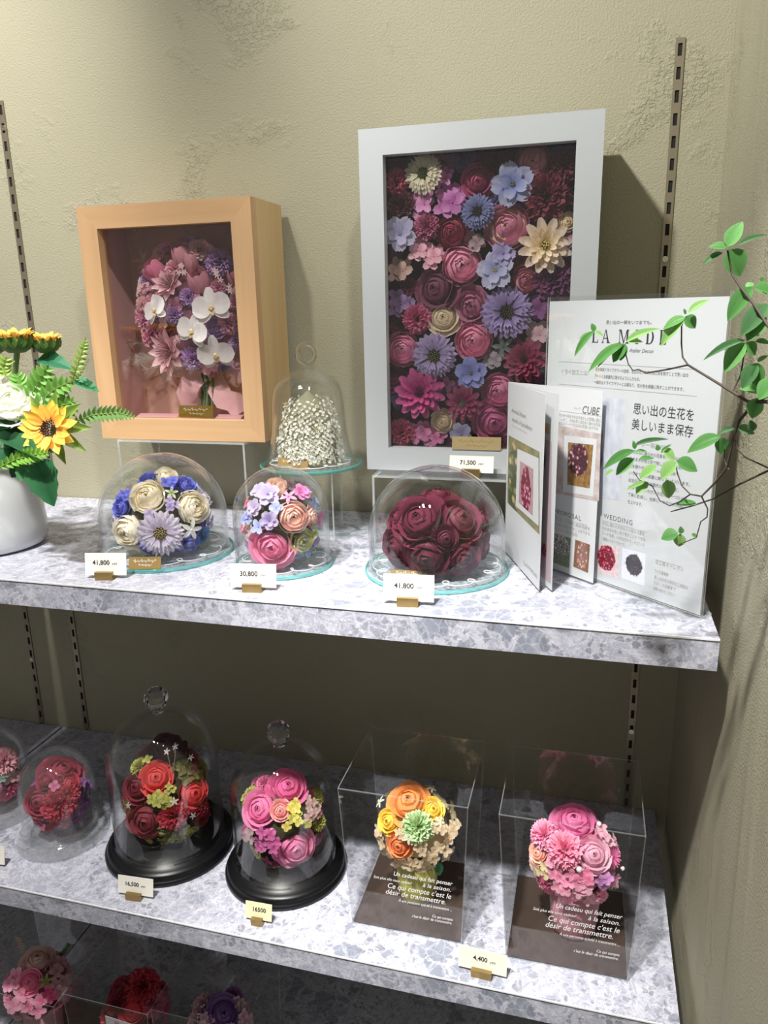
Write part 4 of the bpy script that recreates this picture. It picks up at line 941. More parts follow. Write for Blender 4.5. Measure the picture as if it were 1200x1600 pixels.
for a in ((450, 560, 46, '#8a4a9a', '#a870b4'), (420, 530, 32, '#8a4a9a', '#a870b4'), (430, 690, 56, '#7c2c7c', '#9c4c98'), (460, 640, 42, '#8a3a86', '#a85ca2'), (410, 760, 38, '#7c2c7c', '#9a4a96'), (190, 750, 44, '#c4447e', '#d86c9c'), (140, 770, 32, '#b8386e', '#d05c8a'), (250, 765, 48, '#8a1028', '#a8243c'), (340, 745, 40, '#c04870', '#d67490'), (275, 545, 28, '#c24a80', '#d8789c')): G_.add('hydrangea', *kg(*a[:2]), a[2] / se, a[3], a[4], sink=0)
G_.fill(20, ['hydrangea', 'rose'], [('#8e0c34', '#ae2048'), ('#7c2c7c', '#9c4c98')], (.010, .016), zmin=-.7)
H_ = Arr('dome_arrangement', CH + ug, CH + ug + Vector((0, 0, .047)), (.038, .038, .046), 'pink carnations under the plastic dome cut by the left edge', 'dome flower arrangements')
H_.add('carnation', 10, 1188, 22, '#d88a9c', '#eab0ba'); H_.add('carnation', 14, 1240, 26, '#d4487c', '#e8709c'); H_.add('hydrangea', 18, 1212, 14, '#d8a8a8', '#eac6c2'); H_.add('hydrangea', 4, 1212, 10, '#9cc0a8', '#c4dccb')
H_.fill(24, ['carnation', 'rose', 'hydrangea'], [('#d4487c', '#e8709c'), ('#d88a9c', '#eab0ba'), ('#c85a8a', '#de88aa')], (.012, .018), zmin=-.7)

# ------------------------------------------------------------------ clear printed boxes
LINES = (('Un cadeau qui fait penser', .915, .430, .0092, .072), ('à la saison.', .905, .384, .0090, .034), ('Soit plus elle nous cadeau!', .56, .386, .0058, .048), ('Ce qui compte c\'est le', .905, .330, .0112, .078), ('désir de transmettre.', .86, .282, .0112, .074), ('À une personne spécial à transmettre ...', .915, .240, .0060, .066), ('Ce qui compte', .92, .168, .0060, .025), ('c\'est le désir de transmettre.', .915, .140, .0060, .049))
def clear_box(name, x0, x1, y0, y1, z, h, fl, label, prints=True, lidless=False):
    """flaring clear box: fl = how much the top is wider on each side"""
    t = thing(name, ((x0 + x1) / 2, (y0 + y1) / 2, z), label, 'clear box', 'clear acrylic flower boxes')
    b = [Vector((x0, y0, z)), Vector((x1, y0, z)), Vector((x1, y1, z)), Vector((x0, y1, z))]
    q = [Vector((x0 - fl, y0 - fl * .2, z + h)), Vector((x1 + fl * .6, y0 - fl * .2, z + h)), Vector((x1 + fl * .6, y1 + fl * .4, z + h)), Vector((x0 - fl, y1 + fl * .4, z + h))]
    nm = ('front_panel', 'side_panel', 'back_panel', 'side_panel'); fr = None
    for i in range(4):
        j = (i + 1) % 4; n = (b[j] - b[i]).cross(q[i] - b[i]).normalized()
        g = G(); g.slab([b[i], b[j], q[j], q[i]], -n, .0012, 1); o = g.obj(nm[i], [M_ACR, M_EDGE2], t)
        if i == 0: fr = (o, n)
    if not lidless:
        g = G(); g.slab([p - Vector((0, 0, .0012)) for p in q], (0, 0, 1), .0012, 1); g.obj('top_panel', [M_ACR, M_EDGE2], t)
    e = .0016
    g = G(); g.slab([b[0] + Vector((e, e, .001)), b[1] + Vector((-e, e, .001)), b[2] + Vector((-e, -e, .001)), b[3] + Vector((e, -e, .001))], (0, 0, 1), .003); g.obj('base_card', M_BROWN, t)
    if prints:
        W = x1 - x0; yd = (q[0] - b[0]); yd.x = 0; yd.normalize(); n = fr[1]
        for s_, fx, fz, sz, wd in LINES:
            org = b[0] + Vector((1, 0, 0)) * (W * fx) + yd * (h * fz) + n * .0003
            text(s_, sz * .95, org, (1, 0, 0), yd, M_WINK, fr[0], 'RIGHT', shear=.3, bold=.004, width=wd)
    return t
def pot(arr, c, rt, rb, h, mat):
    g = G(); g.lathe([(.0005, .0005), (rb * .92, .0005), (rb, .003), (rt, h), (rt - .003, h), (rb - .004, .006), (.0005, .006)], c, 32); g.obj('pot', mat, arr.t, True)
clear_box('printed_clear_box', -.2575, -.119, -.320, -.186, Z2, .194, .0115, 'clear printed box around the orange and yellow flowers')
clear_box('printed_clear_box', -.0655, .0725, -.326, -.190, Z2, .196, .0115, 'clear printed box around the pink flowers at the shelf end')
ZB = Z2 + .0045
PI_ = Vector((-.188, -.256, ZB))
I_ = Arr('potted_arrangement', PI_, PI_ + Vector((0, .0, .104)), (.050, .046, .051), 'orange and yellow roses with cream hydrangea in a lime pot', 'potted flower arrangements', foam=plain('cream_moss', '#b8a684', .9))
pot(I_, PI_, .030, .024, .072, plain('lime_pot', '#b9b45c', .4))
ki = crop(330, 1100, 2.927)
for a in ((900, 435, 88, '#e08a2c', '#ee9e48', .25), (805, 535, 52, '#e8b80e', '#f6d02c', .45), (1015, 478, 50, '#e8bc10', '#f6d430', .45), (855, 650, 54, '#e07428', '#ee8e44', .5)): I_.add('rose', *ki(*a[:2]), a[2] / sf * 1.05, a[3], a[4], face=a[5])
I_.add('carnation', *ki(945, 565), 74 / sf, '#a8cc88', '#c8e0ac', face=.5)
for a in ((1040, 560, 40), (1085, 590, 44), (1060, 650, 46), (1110, 560, 36), (1085, 690, 42), (900, 720, 44), (960, 730, 44), (850, 730, 40), (780, 620, 40), (770, 580, 34), (1010, 690, 40), (920, 760, 36), (800, 680, 36), (960, 660, 34), (1000, 760, 30), (870, 590, 30)): I_.add('hydrangea', *ki(*a[:2]), a[2] / sf, '#dcc298', '#ecdcbe', sink=0)
for a in ((785, 455, 32), (905, 610, 30), (1040, 540, 26), (1005, 395, 24)): I_.add('star', *ki(*a[:2]), a[2] / sf, '#dfe8c8', '#f0f4e4', sink=-.5)
p, n = I_.hit(*ki(1045, 740)); leaf(I_.t, I_.t, p, p + Vector((.004, -.006, -.016)), .013, '#2f6a44', '#3f8058', 'serrate')
I_.fill(22, ['hydrangea'], [('#dcc298', '#ecdcbe'), ('#cbb98a', '#e0d2ac')], (.012, .017), zmin=-.75)
PJ = Vector((.010, -.262, ZB))
J_ = Arr('potted_arrangement', PJ, PJ + Vector((-.002, .0, .101)), (.051, .047, .053), 'pink rose, carnations and hydrangea in a pink pot', 'potted flower arrangements', foam=plain('pink_moss', '#a8647c', .9))
pot(J_, PJ, .032, .027, .070, plain('pink_pot', '#c9929c', .4))
kj = crop(690, 1120, 2.927)
J_.add('rose', *kj(605, 462), 98 / sf, '#d8569a', '#e878b0', face=.25)
J_.add('rose', *kj(698, 628), 74 / sf, '#eeb2cc', '#f6cadc', face=.55); J_.add('rose', *kj(435, 622), 46 / sf, '#f0a48e', '#f6bea8', face=.5)
for a in ((465, 535, 66, '#ee86b2', '#f8aecb'), (560, 605, 82, '#ee7ea6', '#f6a2c0')): J_.add('carnation', *kj(*a[:2]), a[2] / sf, a[3], a[4], face=.5)
J_.add('gerbera', *kj(790, 640), 54 / sf, '#d04488', '#e070a4', core=('#c23a7a', '#d860a0'))
for a in ((470, 700, 44, '#d8cc94', '#ecdcb0'), (430, 690, 34, '#dcb09c', '#ecccb8'), (600, 740, 50, '#ea7ca8', '#f4a0c0'), (550, 770, 46, '#f09cba', '#f8bcd0'), (640, 780, 50, '#f0a4c0', '#f8c4d6'), (600, 830, 46, '#f2b4ca', '#fad0de'), (530, 720, 40, '#ea7ca8', '#f4a0c0'), (660, 730, 40, '#e86c9a', '#f292b6'), (680, 830, 34, '#f2b8cc', '#fad4e0'), (740, 750, 44, '#c47ac0', '#dca0d8'), (790, 745, 34, '#e490b4', '#f0b4cc'), (800, 780, 22, '#f0c0d0', '#f8dae2'), (730, 530, 44, '#f0b0c8', '#f8d0de'), (770, 560, 34, '#f2bccf', '#fad8e4'), (400, 640, 28, '#e88aac', '#f2aec6'), (560, 820, 36, '#eea0bc', '#f6c0d2'), (510, 660, 34, '#ee8eb0', '#f6b0c8')): J_.add('hydrangea', *kj(*a[:2]), a[2] / sf, a[3], a[4], sink=0)
for a in ((628, 692, 14), (712, 500, 12), (815, 690, 11)):
    p, n = J_.hit(*kj(*a[:2])); g = G(); g.ball(p + n * .004, a[2] / sf * mpp(p), 10, 7); g.obj('pearl', plain('pearl', '#f2e6e6', .15), J_.t, True)
J_.fill(22, ['hydrangea', 'carnation'], [('#ea7ca8', '#f4a0c0'), ('#f0a4c0', '#f8c4d6')], (.012, .017), zmin=-.75)

# ------------------------------------------------------------------ lowest shelf
def low(px, py, hz, label, blabel, cols, heads, extra=None, bw=.150, dx=0, dy=0, foam='#6a3048'):
    c = at_z(px, py, Z3 + hz); base = Vector((c.x, c.y, Z3 + .0045))
    clear_box('clear_flower_box', c.x - bw / 2 + dx, c.x + bw / 2 + dx, c.y - bw / 2 + dy, c.y + bw / 2 + dy, Z3, .190, .008, blabel, prints=False, lidless=True)
    a = Arr('potted_arrangement', base, Vector((c.x, c.y, Z3 + hz)), (.050, .046, .050), label, 'potted flower arrangements', foam=plain('moss_' + foam[1:], foam, .9))
    pot(a, base, .032, .027, hz - .035, plain('rose_pot', '#b98a92', .4))
    for (kind, x, y, r, c1, c2) in heads: a.add(kind, x, y, r, c1, c2, face=.35, sink=.1)
    a.fill(26, ['hydrangea', 'carnation'], cols, (.012, .018), zmin=-.6)
    return a
kl = crop(0, 1400, 2.857)
L_ = low(60, 1540, .118, 'pink roses and pale hydrangea in a pot on the lowest shelf', 'clear box around the pink bouquet on the lowest shelf', [('#e88ab0', '#f2aac6'), ('#d8a4b0', '#e8c0c8')],
    [('rose', *kl(165, 280), 24, '#d8b0a8', '#e8c8c0'), ('rose', *kl(130, 385), 17, '#f06a9a', '#f890b4'), ('hydrangea', *kl(60, 380), 18, '#ee8cb2', '#f8aeca'), ('hydrangea', *kl(90, 470), 20, '#f0a0bc', '#f8bed2'), ('hydrangea', *kl(160, 490), 18, '#ee86ae', '#f8aac8'), ('hydrangea', *kl(265, 400), 17, '#c8909c', '#dcb2b8'), ('hydrangea', *kl(250, 310), 16, '#b07884', '#cc9ca4'), ('hydrangea', *kl(215, 440), 14, '#e2307c', '#f0589a'), ('star', *kl(205, 380), 11, '#8a9444', '#a8b060'), ('hydrangea', *kl(290, 430), 13, '#d8a8b4', '#e8c4cc')], bw=.16, dx=.02, foam='#8a4a60')
for (a, b) in (((95, 250), (80, 185)), ((285, 260), (320, 215))):
    p, n = L_.hit(*kl(*a)); q = at_y(*kl(*b), p.y + .004); g = G(); g.tube([p, q], .0005, 4); g.obj('fine_stem', plain('pale_stem', '#b8b48a', .6), L_.t)
    for i in range(7):
        for s in (-1, 1): m = p.lerp(q, .15 + .12 * i); leaf(L_.t, L_.t, m, m + Vector((s * .006, 0, .006)), .003, '#c8b8a0' if a[0] < 200 else '#4c6a3c', None, 'lance')
low(213, 1572, .112, 'red rose and crimson carnations in a pot on the lowest shelf', 'clear box around the red bouquet on the lowest shelf', [('#7a0c22', '#9a1c34'), ('#c03050', '#d85470')],
    [('carnation', *kl(640, 400), 26, '#a00c24', '#c01c34'), ('rose', *kl(590, 515), 20, '#d0102c', '#e42a40'), ('carnation', *kl(690, 480), 20, '#b83858', '#d46080'), ('hydrangea', *kl(545, 400), 14, '#6a0c1c', '#8a1c2c'), ('carnation', *kl(520, 480), 17, '#7a0c22', '#9a1c34')], bw=.135, dx=.0, foam='#4a0c18')
Q_ = low(347, 1602, .104, 'purple rose with pink hydrangea in a pot on the lowest shelf', 'clear box around the purple bouquet on the lowest shelf', [('#c898a8', '#dcb8c2'), ('#8a5a9a', '#a87ab4')],
    [('rose', *kl(1000, 525), 25, '#6a4488', '#8a62a4'), ('hydrangea', *kl(920, 560), 13, '#c490a8', '#dab0c2'), ('hydrangea', *kl(1090, 555), 15, '#c890a4', '#dcb2c0'), ('hydrangea', *kl(1065, 480), 11, '#d8b8a8', '#e6ccc0')], bw=.135, dx=.0, foam='#5a3a62')
for i in range(16):
    p, n = Q_.hit(*kl(890 + random.uniform(-22, 30), 520 + random.uniform(-35, 45))); g = G(); g.ball(p + n * random.uniform(.004, .010), .0014, 6, 4); g.obj('bead_blossom', plain('pale_bead', '#d8c8cc', .6), Q_.t, True)
# white leaflet in the red box
p0 = at_z(180, 1600, Z3 + .10); t = thing('leaflet', (p0.x + .02, p0.y - .02, Z3 + .005), 'white leaflet with pink mark standing before the red bouquet', 'leaflet')
p0 = at_y(164, 1587, -.285 + .0); 
a = Vector((p0.x, p0.y, Z3 + .005)); g = G(); hh = p0.z - Z3 - .005
g.slab([a, a + Vector((.046, 0, 0)), a + Vector((.046, 0, hh - .004)), a + Vector((0, 0, hh))], (0, 1, 0), .0006); g.obj('sheet', M_PAPER, t)
g = G(); c = a + Vector((.020, -.0004, hh - .010))
g.add([c + Vector((.005 * math.cos(q), 0, .005 * math.sin(q))) for q in np.linspace(0, 2 * math.pi, 17)[:-1]], [tuple(range(16))]); g.obj('pink_mark', plain('pink_print', '#cf8aa0', .6), t)

price_card(212, 1402, 60, Z2, '16,500 yen', 'white price card reading 16,500 before the red rose dome', yaw=.06, h=.024)
price_card(404, 1441, 44, Z2, '16500', 'yellowed price card stamped 16500 before the hot pink dome', M_CARD2, yaw=.02, h=.022)
price_card(753, 1522, 76, Z2, '4,400 yen', 'cream price card reading 4,400 between the two printed boxes', plain('cream_card_warm', '#e9e4d2', .6), yaw=-.04, h=.025)
price_card(-22, 1352, 66, Z2, '', 'price card cut by the left edge before the low plastic domes', yaw=.1)
# ------------------------------------------------------------------ acrylic sign stand, its sheet and the booklet
zv = Vector((0, 0, 1))
SA = Vector((-0.048, 0.872 - 1.06, Z1)); SB = Vector((0.112, 0.733 - 1.06, Z1))
sx = (SB - SA).normalized(); sn = sx.cross(zv).normalized()            # sn points to the viewer's side
SW, SH = 0.212, 0.297
t = thing('sign_stand', (SA + SB) / 2, 'upright clear acrylic sign stand by the right wall', 'sign stand')
z0 = zv * .003
a = SA - sx * .001 + z0
for off, th, nm in ((.0006, .0018, 'front_sheet'), (-.0024, .0018, 'back_sheet')):
    g = G(); g.slab([a + sn * off, a + sx * (SW + .003) + sn * off, a + sx * (SW + .003) + zv * (SH + .005) + sn * off, a + zv * (SH + .005) + sn * off], sn, th, 1); g.obj(nm, AC, t)
g = G(); g.slab([SA - sx * .001 - sn * .040, SA + sx * (SW + .002) - sn * .016, SA + sx * (SW + .002) + sn * .038, SA - sx * .001 + sn * .038], zv, .003, 1); g.obj('foot_plate', AC, t)
poster = thing('sign_sheet', SA + z0, 'white printed sheet with large headline in the acrylic stand', 'poster')
g = G(); b0 = SA + z0 + zv * .0006; g.slab([b0, b0 + sx * SW, b0 + sx * SW + zv * SH, b0 + zv * SH], -sn, .0004); g.obj('paper', M_PAPER, poster)
class Sheet:
    """print on an upright sheet; positions are read as points of the sheet's own plane"""
    def __init__(s, root, p, xd, n, off=.00025): s.t = root; s.p = Vector(p); s.x = xd; s.n = n; s.o = off
    def at(s, px, py): return at_plane(px, py, s.p, s.n)
    def text(s, body, px, py, hpx, px2=None, mat=M_INK2, shear=0.0, bold=0.0, spacing=1.0, align='LEFT'):
        o = s.at(px, py); w_ = None
        if px2: w_ = abs((s.at(px2, py) - o).dot(s.x))
        return text(body, hpx * mpp(o) / .72, o, s.x, zv, mat, s.t, align, shear, s.o, bold, width=w_, spacing=spacing)
    def quad(s, P, mat, name='printed_photo', lift=0.0):
        g = G(); Q = [s.at(*p) + s.n * (s.o * .6 + lift) for p in P]; g.add(Q, [tuple(range(len(Q)))])
        o = g.obj(name, mat, s.t); uv = o.data.uv_layers.new(name='UVMap'); cs = [(0, 0), (1, 0), (1, 1), (0, 1)]
        for i, l in enumerate(o.data.loops): uv.data[i].uv = cs[l.vertex_index % 4]
        return o
    def rule(s, a, b, h=.0003, mat=M_INK3):
        A, B_ = s.at(*a), s.at(*b); B_ = A + s.x * (B_ - A).dot(s.x); g = G(); q = s.n * s.o; g.add([A + q, B_ + q, B_ + q + zv * h, A + q + zv * h], [(0, 1, 2, 3)]); g.obj('printed_rule', mat, s.t)
    def line(s, px, py, px2, hpx, body, mat=M_INK2): s.text(body, px, py, hpx, px2, mat)
def photo(name, bgc, cols, cx=.5, cy=.5, rx=.38, ry=.42, scale=9.0):
    nt = NT(name); tc = nt.add('ShaderNodeTexCoord'); mp = nt.add('ShaderNodeMapping')
    mp.inputs['Location'].default_value = (-cx / rx, -cy / ry, 0); mp.inputs['Scale'].default_value = (1 / rx, 1 / ry, 0); nt.link(tc.outputs['UV'], mp.inputs[0])
    gr = nt.add('ShaderNodeVectorMath', operation='LENGTH'); nt.link(mp.outputs[0], gr.inputs[0])
    v = nt.add('ShaderNodeTexVoronoi', i_Scale=scale * 1.5); nt.link(tc.outputs['UV'], v.inputs['Vector'])
    sp_ = nt.add('ShaderNodeSeparateColor'); nt.link(v.outputs['Color'], sp_.inputs[0])
    fl = ramp(nt, sp_.outputs[0], [(i / len(cols), c) for i, c in enumerate(cols)], 'CONSTANT')
    dk = mixc(nt, ramp(nt, v.outputs['Distance'], [(0.25, 0.0), (0.6, 1.0)]), fl, tuple(x * .35 for x in lin(cols[0])[:3]))
    nz = nt.add('ShaderNodeTexNoise', i_Scale=7.0); nt.link(tc.outputs['UV'], nz.inputs['Vector'])
    d2 = mth(nt, 'MULTIPLY_ADD', nz.outputs[0], .5, gr.outputs['Value'])
    m = ramp(nt, mth(nt, 'MULTIPLY', d2, .6), [(.72, 1.0), (.78, 0.0)]); bgm = ramp(nt, nz.outputs[0], [(.3, bgc[0]), (.7, bgc[1])])
    b = nt.add('ShaderNodeBsdfPrincipled', i_Roughness=.5); nt.link(mixc(nt, m, bgm, dk), b.inputs['Base Color']); nt.surf(b.outputs[0]); return nt.m
S = Sheet(poster, b0, sx, sn)
JP3 = ('花の保存ドライフラワーの技術、生花のもつ本来の色と形を残すことで思い出の', 'アートとお部屋内に残せるようにしたもの。', '一般的なドライフラワーとは異なり、花の色を綺麗に残すことができます。')
S.text('思い出の一瞬をいつまでも。', 947, 506, 4.6, 1018)
# serif capitals of the headline, cut as flat shapes
def serif(ch):
    T_, t_ = .17, .05
    R = lambda x0, y0, x1, y1: [(x0, y0), (x1, y0), (x1, y1), (x0, y1)]
    if ch == 'L': return [R(.08, 0, .08 + T_, 1), R(0, 0, .34, t_), R(0, 1 - t_, .34, 1), R(.25, 0, .68, t_), [(.60, 0), (.68, 0), (.70, .24), (.66, .24)]], .72
    if ch == 'A': return [[(.14, 0), (.08, 0), (.42, 1), (.48, 1)], [(.66, 0), (.86, 0), (.50, 1), (.42, 1)], R(.24, .32, .70, .32 + t_), R(0, 0, .24, t_), R(.58, 0, .96, t_)], .96
    if ch == 'M': return [R(.10, 0, .16, 1), R(.86, 0, .86 + T_, 1), [(.12, 1), (.30, 1), (.62, .05), (.54, 0)], [(.54, 0), (.60, 0), (.92, 1), (.86, 1)], R(0, 0, .28, t_), R(.76, 0, 1.12, t_), R(.0, 1 - t_, .2, 1), R(.9, 1 - t_, 1.12, 1)], 1.12
    if ch == 'I': return [R(.09, 0, .09 + T_, 1), R(0, 0, .35, t_), R(0, 1 - t_, .35, 1)], .35
    if ch == 'D':
        o = [R(.08, 0, .08 + T_, 1), R(0, 0, .40, t_), R(0, 1 - t_, .40, 1)]
        n = 12; 
        for i in range(n):
            a0, a1 = -math.pi / 2 + math.pi * i / n, -math.pi / 2 + math.pi * (i + 1) / n
            o.append([(.36 + .42 * math.cos(a0), .5 + .5 * math.sin(a0)), (.36 + .42 * math.cos(a1), .5 + .5 * math.sin(a1)), (.36 + .25 * math.cos(a1), .5 + .45 * math.sin(a1)), (.36 + .25 * math.cos(a0), .5 + .45 * math.sin(a0))])
        return o, .80
    if ch == 'E': return [R(.08, 0, .08 + T_, 1), R(0, 0, .60, t_), R(0, 1 - t_, .58, 1), R(.2, .49, .48, .49 + t_), [(.56, 0), (.64, 0), (.68, .24), (.64, .24)], [(.54, 1), (.60, 1), (.62, .78), (.58, .78)], R(.45, .40, .48, .63)], .68
o0 = S.at(925, 535); L_tot = abs((S.at(1045, 538) - o0).dot(sx)); hcap = 20 * mpp(o0)
x = 0.0; g = G(); pos = (0, .135, .365, .585, .72, .885)
for ch, f_ in zip('LAMIDE', pos):
    polys, wd = serif(ch); w_m = hcap * 1.0 * .86
    for pl_ in polys: g.add([o0 + sx * (f_ * L_tot + q[0] * w_m) + zv * (q[1] * hcap) + sn * .0003 for q in pl_], [tuple(range(len(pl_)))])
g.obj('headline', M_INK, poster)
S.text('Atelier Decoo', 983, 550, 6.0, 1021, M_INK2, .35)
S.rule((873, 565), (1090, 572)); S.rule((873, 600), (1089, 619))
S.text('ドライ加工とは?', 876, 583, 6.0, 918, M_INK3)
for (px, py, p2), b in zip(((930, 579, 1076), (929, 589.5, 1000), (928, 599, 1069)), JP3): S.text(b, px, py, 4.4, p2, M_INK2)
S.text('思い出の生花を', 989, 645, 13.5, 1084, M_INK); S.text('美しいまま保存', 986.5, 669, 13.5, 1083, M_INK)
PAR = ('大切な日に贈られた花束を、特別な技術で', 'そのままの色と形で残します。思い出の', '花を額やガラスドームに閉じ込めて、', 'いつまでもお部屋に飾っていただけます。', '記念日の花束、結婚式のブーケなど、', 'お持ち込みいただいた生花を一つひとつ', '丁寧に乾燥し、世界に一つだけの作品に', '仕上げます。')
S.text('フラワー保存加工', 986, 694, 6, 1046, M_INK3)
for i, b in enumerate(PAR): S.text(b, 984 - i * .5, 707 + i * 11.2, 4.6, (1076, 1070, 1064, 1079, 1062, 1075, 1072, 1004)[i], M_INK2)
S.quad([(900, 772), (969, 782), (977, 624), (906, 618)], photo('frame_photo', ('#b9bccb', '#d3d5de'), ('#9a8fa6', '#c9c3cf', '#e2dfe2'), .4, .5, .18, .3, 3), lift=0)
S.text('WEDDING', 943, 809, 8.0, 989, M_INK2, spacing=1.15); S.rule((941, 813), (1012, 829))
for i, b in enumerate(('大切に選んだ大切な人に贈る花束を、', 'そのままの色と形で残すことができる', 'ブーケ保存。大切な方からいただいた', 'ご贈答にもおすすめです。')): S.text(b, 941 - i * .4, 819 + i * 8, 4.6, (1010, 1009, 1008, 977)[i], M_INK3)
S.quad([(932, 893), (965.6, 904), (968, 855), (934.5, 849)], photo('red_posy_photo', ('#e6d6d8', '#d0b0b4'), ('#b3173f', '#d4446a', '#8f1030', '#e0889c'), .42, .56, .42, .42, 9))
S.quad([(971, 903), (1006.7, 916), (1009, 865), (972.7, 856)], photo('dark_dome_photo', ('#d5dcf0', '#e6e2ea'), ('#2c2430', '#3c2f3c', '#4a3a46'), .52, .55, .36, .34, 7))
S.rule((1024, 874), (1066, 884)); 
for i, (b, p2) in enumerate((('花工房オーレディ', 1068), ('ラミデ事業部', 1044), ('思い出の花の保存のご相談は', 1076), ('お近くの店舗まで', 1056), ('お問い合わせください', 1054))): S.text(b, 1023.5 - i * .8, (880, 894, 904, 912, 921)[i], 5.0 if i else 6.0, p2, M_INK3)

# booklet: three upright leaves fanned from one spine
ZK = Z1 + .0031; SP = Vector((-0.094, 0.900 - 1.06, ZK)); HBK = .208
bk = thing('booklet', SP, 'white folded booklet standing open before the sign stand', 'booklet')
def page(end, bulge, name, th=.0005):
    e = Vector(end); P_ = []; d = e - SP; nn = d.cross(zv).normalized()
    for i in range(9): q = i / 8; P_.append(SP + d * q + nn * bulge * math.sin(math.pi * q))
    g = G(); V = []; F = []
    for p in P_: V += [p, p + zv * HBK, p + nn * -th, p + zv * HBK + nn * -th]
    for i in range(8):
        a_, b_2 = i * 4, (i + 1) * 4
        F += [(a_, b_2, b_2 + 1, a_ + 1), (a_ + 2, a_ + 3, b_2 + 3, b_2 + 2), (a_ + 1, b_2 + 1, b_2 + 3, a_ + 3), (a_, a_ + 2, b_2 + 2, b_2)]
    F += [(32, 34, 35, 33), (0, 1, 3, 2)]
    g.add(V, F); return g.obj(name, M_PAPER, bk), d.normalized(), nn
E1 = Vector((-0.0435, 0.771 - 1.06, ZK)); E2 = Vector((-0.0305, 0.773 - 1.06, ZK)); E3 = Vector((0.012, 0.805 - 1.06, ZK))
o1, d1, n1 = page(E1, 0.0, 'leaf_page'); o2, d2, n2 = page(E2, 0.0, 'leaf_page'); o3, d3, n3 = page(E3, 0.0, 'leaf_page')
def face_to_cam(d, n, p): return n if n.dot(CAM - p) > 0 else -n
for d, n, o in ((d1, n1, o1), (d2, n2, o2), (d3, n3, o3)): pass
B3 = Sheet(bk, SP, d3, face_to_cam(d3, n3, SP), .0004); B1 = Sheet(bk, SP, d1, face_to_cam(d1, n1, SP), .0004); B2 = Sheet(bk, SP, d2, face_to_cam(d2, n2, SP), .0004)
B3.text('CUBE', 909, 645, 12.0, 936, M_INK2, .22); B3.text('キューブ', 897, 639, 3.5, 907, M_INK3)
B3.rule((869, 641), (940, 648.5))
for i, b in enumerate(('生花の色や形をそのまま生かした四角い額に', '閉じ込めて、大切な想い出を長く飾れる作品', '結婚式のブーケや記念日の花束におすすめ')): B3.text(b, 870, 649.5 + i * 6.3, 4.2, (939, 938, 935)[i], M_INK3)
B3.quad([(864, 770), (936, 783), (939, 678), (868, 663)], photo('frame_shot_photo', ('#a9988f', '#c3bcc0'), ('#d9d6d6', '#cfcbd0'), .5, .5, .1, .1, 3))
B3.quad([(880, 768), (927, 776), (933, 686), (882, 680)], M_PAPER, lift=.0001)
B3.quad([(886.8, 757), (921.7, 763), (927.5, 695), (888, 691)], photo('pink_bouquet_photo', ('#a5824a', '#6b4a36'), ('#7a4a58', '#c98f92', '#3d2f33', '#dbb0a8', '#5b3f4c'), .42, .62, .42, .38, 8), lift=.0002)
B3.text('PROPOSAL', 866, 801.5, 7.5, 908, M_INK2, spacing=1.15); B3.rule((866, 806), (918, 816))
for i, b in enumerate(('プロポーズの時に贈る花束を、', 'そのままの姿で残すことができる', 'ガラスドームに。特別な日の記念を')): B3.text(b, 865.5, 812 + i * 7.4, 4.4, (924, 922, 903)[i], M_INK3)
B3.quad([(862, 878), (889, 887.6), (892, 841), (863, 832)], photo('white_bouquet_photo', ('#8b9a80', '#6b7864'), ('#e6e4de', '#3a3a34', '#cfcfc4', '#55604a'), .5, .66, .46, .34, 10))
B3.quad([(896, 885), (919, 895), (922, 851), (899, 843)], photo('peach_bouquet_photo', ('#6d4e3e', '#8a6a52'), ('#d9a9a0', '#c98a86', '#e3cbaa', '#a86a6a'), .52, .5, .36, .5, 7))
B1.text('Arrival from', 799, 643, 7.0, 822, M_INK3, .4); B1.text('mode of products', 800, 657, 7.0, 832, M_INK3, .4); B1.rule((800, 664), (824, 672))
B1.quad([(793, 785), (843, 835), (843, 706), (795, 680)], photo('window_photo', ('#9c8a66', '#5f7350'), ('#7d8a5c', '#c3ab80'), .2, .4, .2, .5, 6))
B1.quad([(806, 790), (842, 822), (842, 716), (809, 701)], M_PAPER, lift=.0001)
B1.quad([(811, 785), (833, 806), (834, 733), (813, 720)], photo('framed_pink_photo', ('#a3868a', '#b8939a'), ('#b23a63', '#d87f9c', '#7d2f48', '#e2b9c0'), .5, .45, .36, .5, 7), lift=.0002)
B1.text('LAMIDE', 818, 880, 6, 840, M_INK3)
B2.quad([(846, 672), (858, 679), (859, 663), (847, 659)], photo('tan_print', ('#b8946a', '#c6a67c'), ('#b8946a', '#a98459'), .5, .5, .1, .1, 3))
B2.quad([(845, 900), (861, 912), (862, 690), (846, 684)], plain('mauve_print', '#b5a4aa', .5))
B2.quad([(845.5, 729), (853, 731), (853, 700), (846, 690)], photo('mauve_posy', ('#8a6a74', '#9c7c86'), ('#5c2c40', '#7a3c54'), .5, .5, .4, .45, 5), lift=.0001)
B2.quad([(845.5, 868), (855, 874), (855, 850), (846, 846)], photo('rose_posy', ('#b08a92', '#c09aa2'), ('#a85a70', '#c47a8c'), .5, .5, .4, .45, 5), lift=.0001)

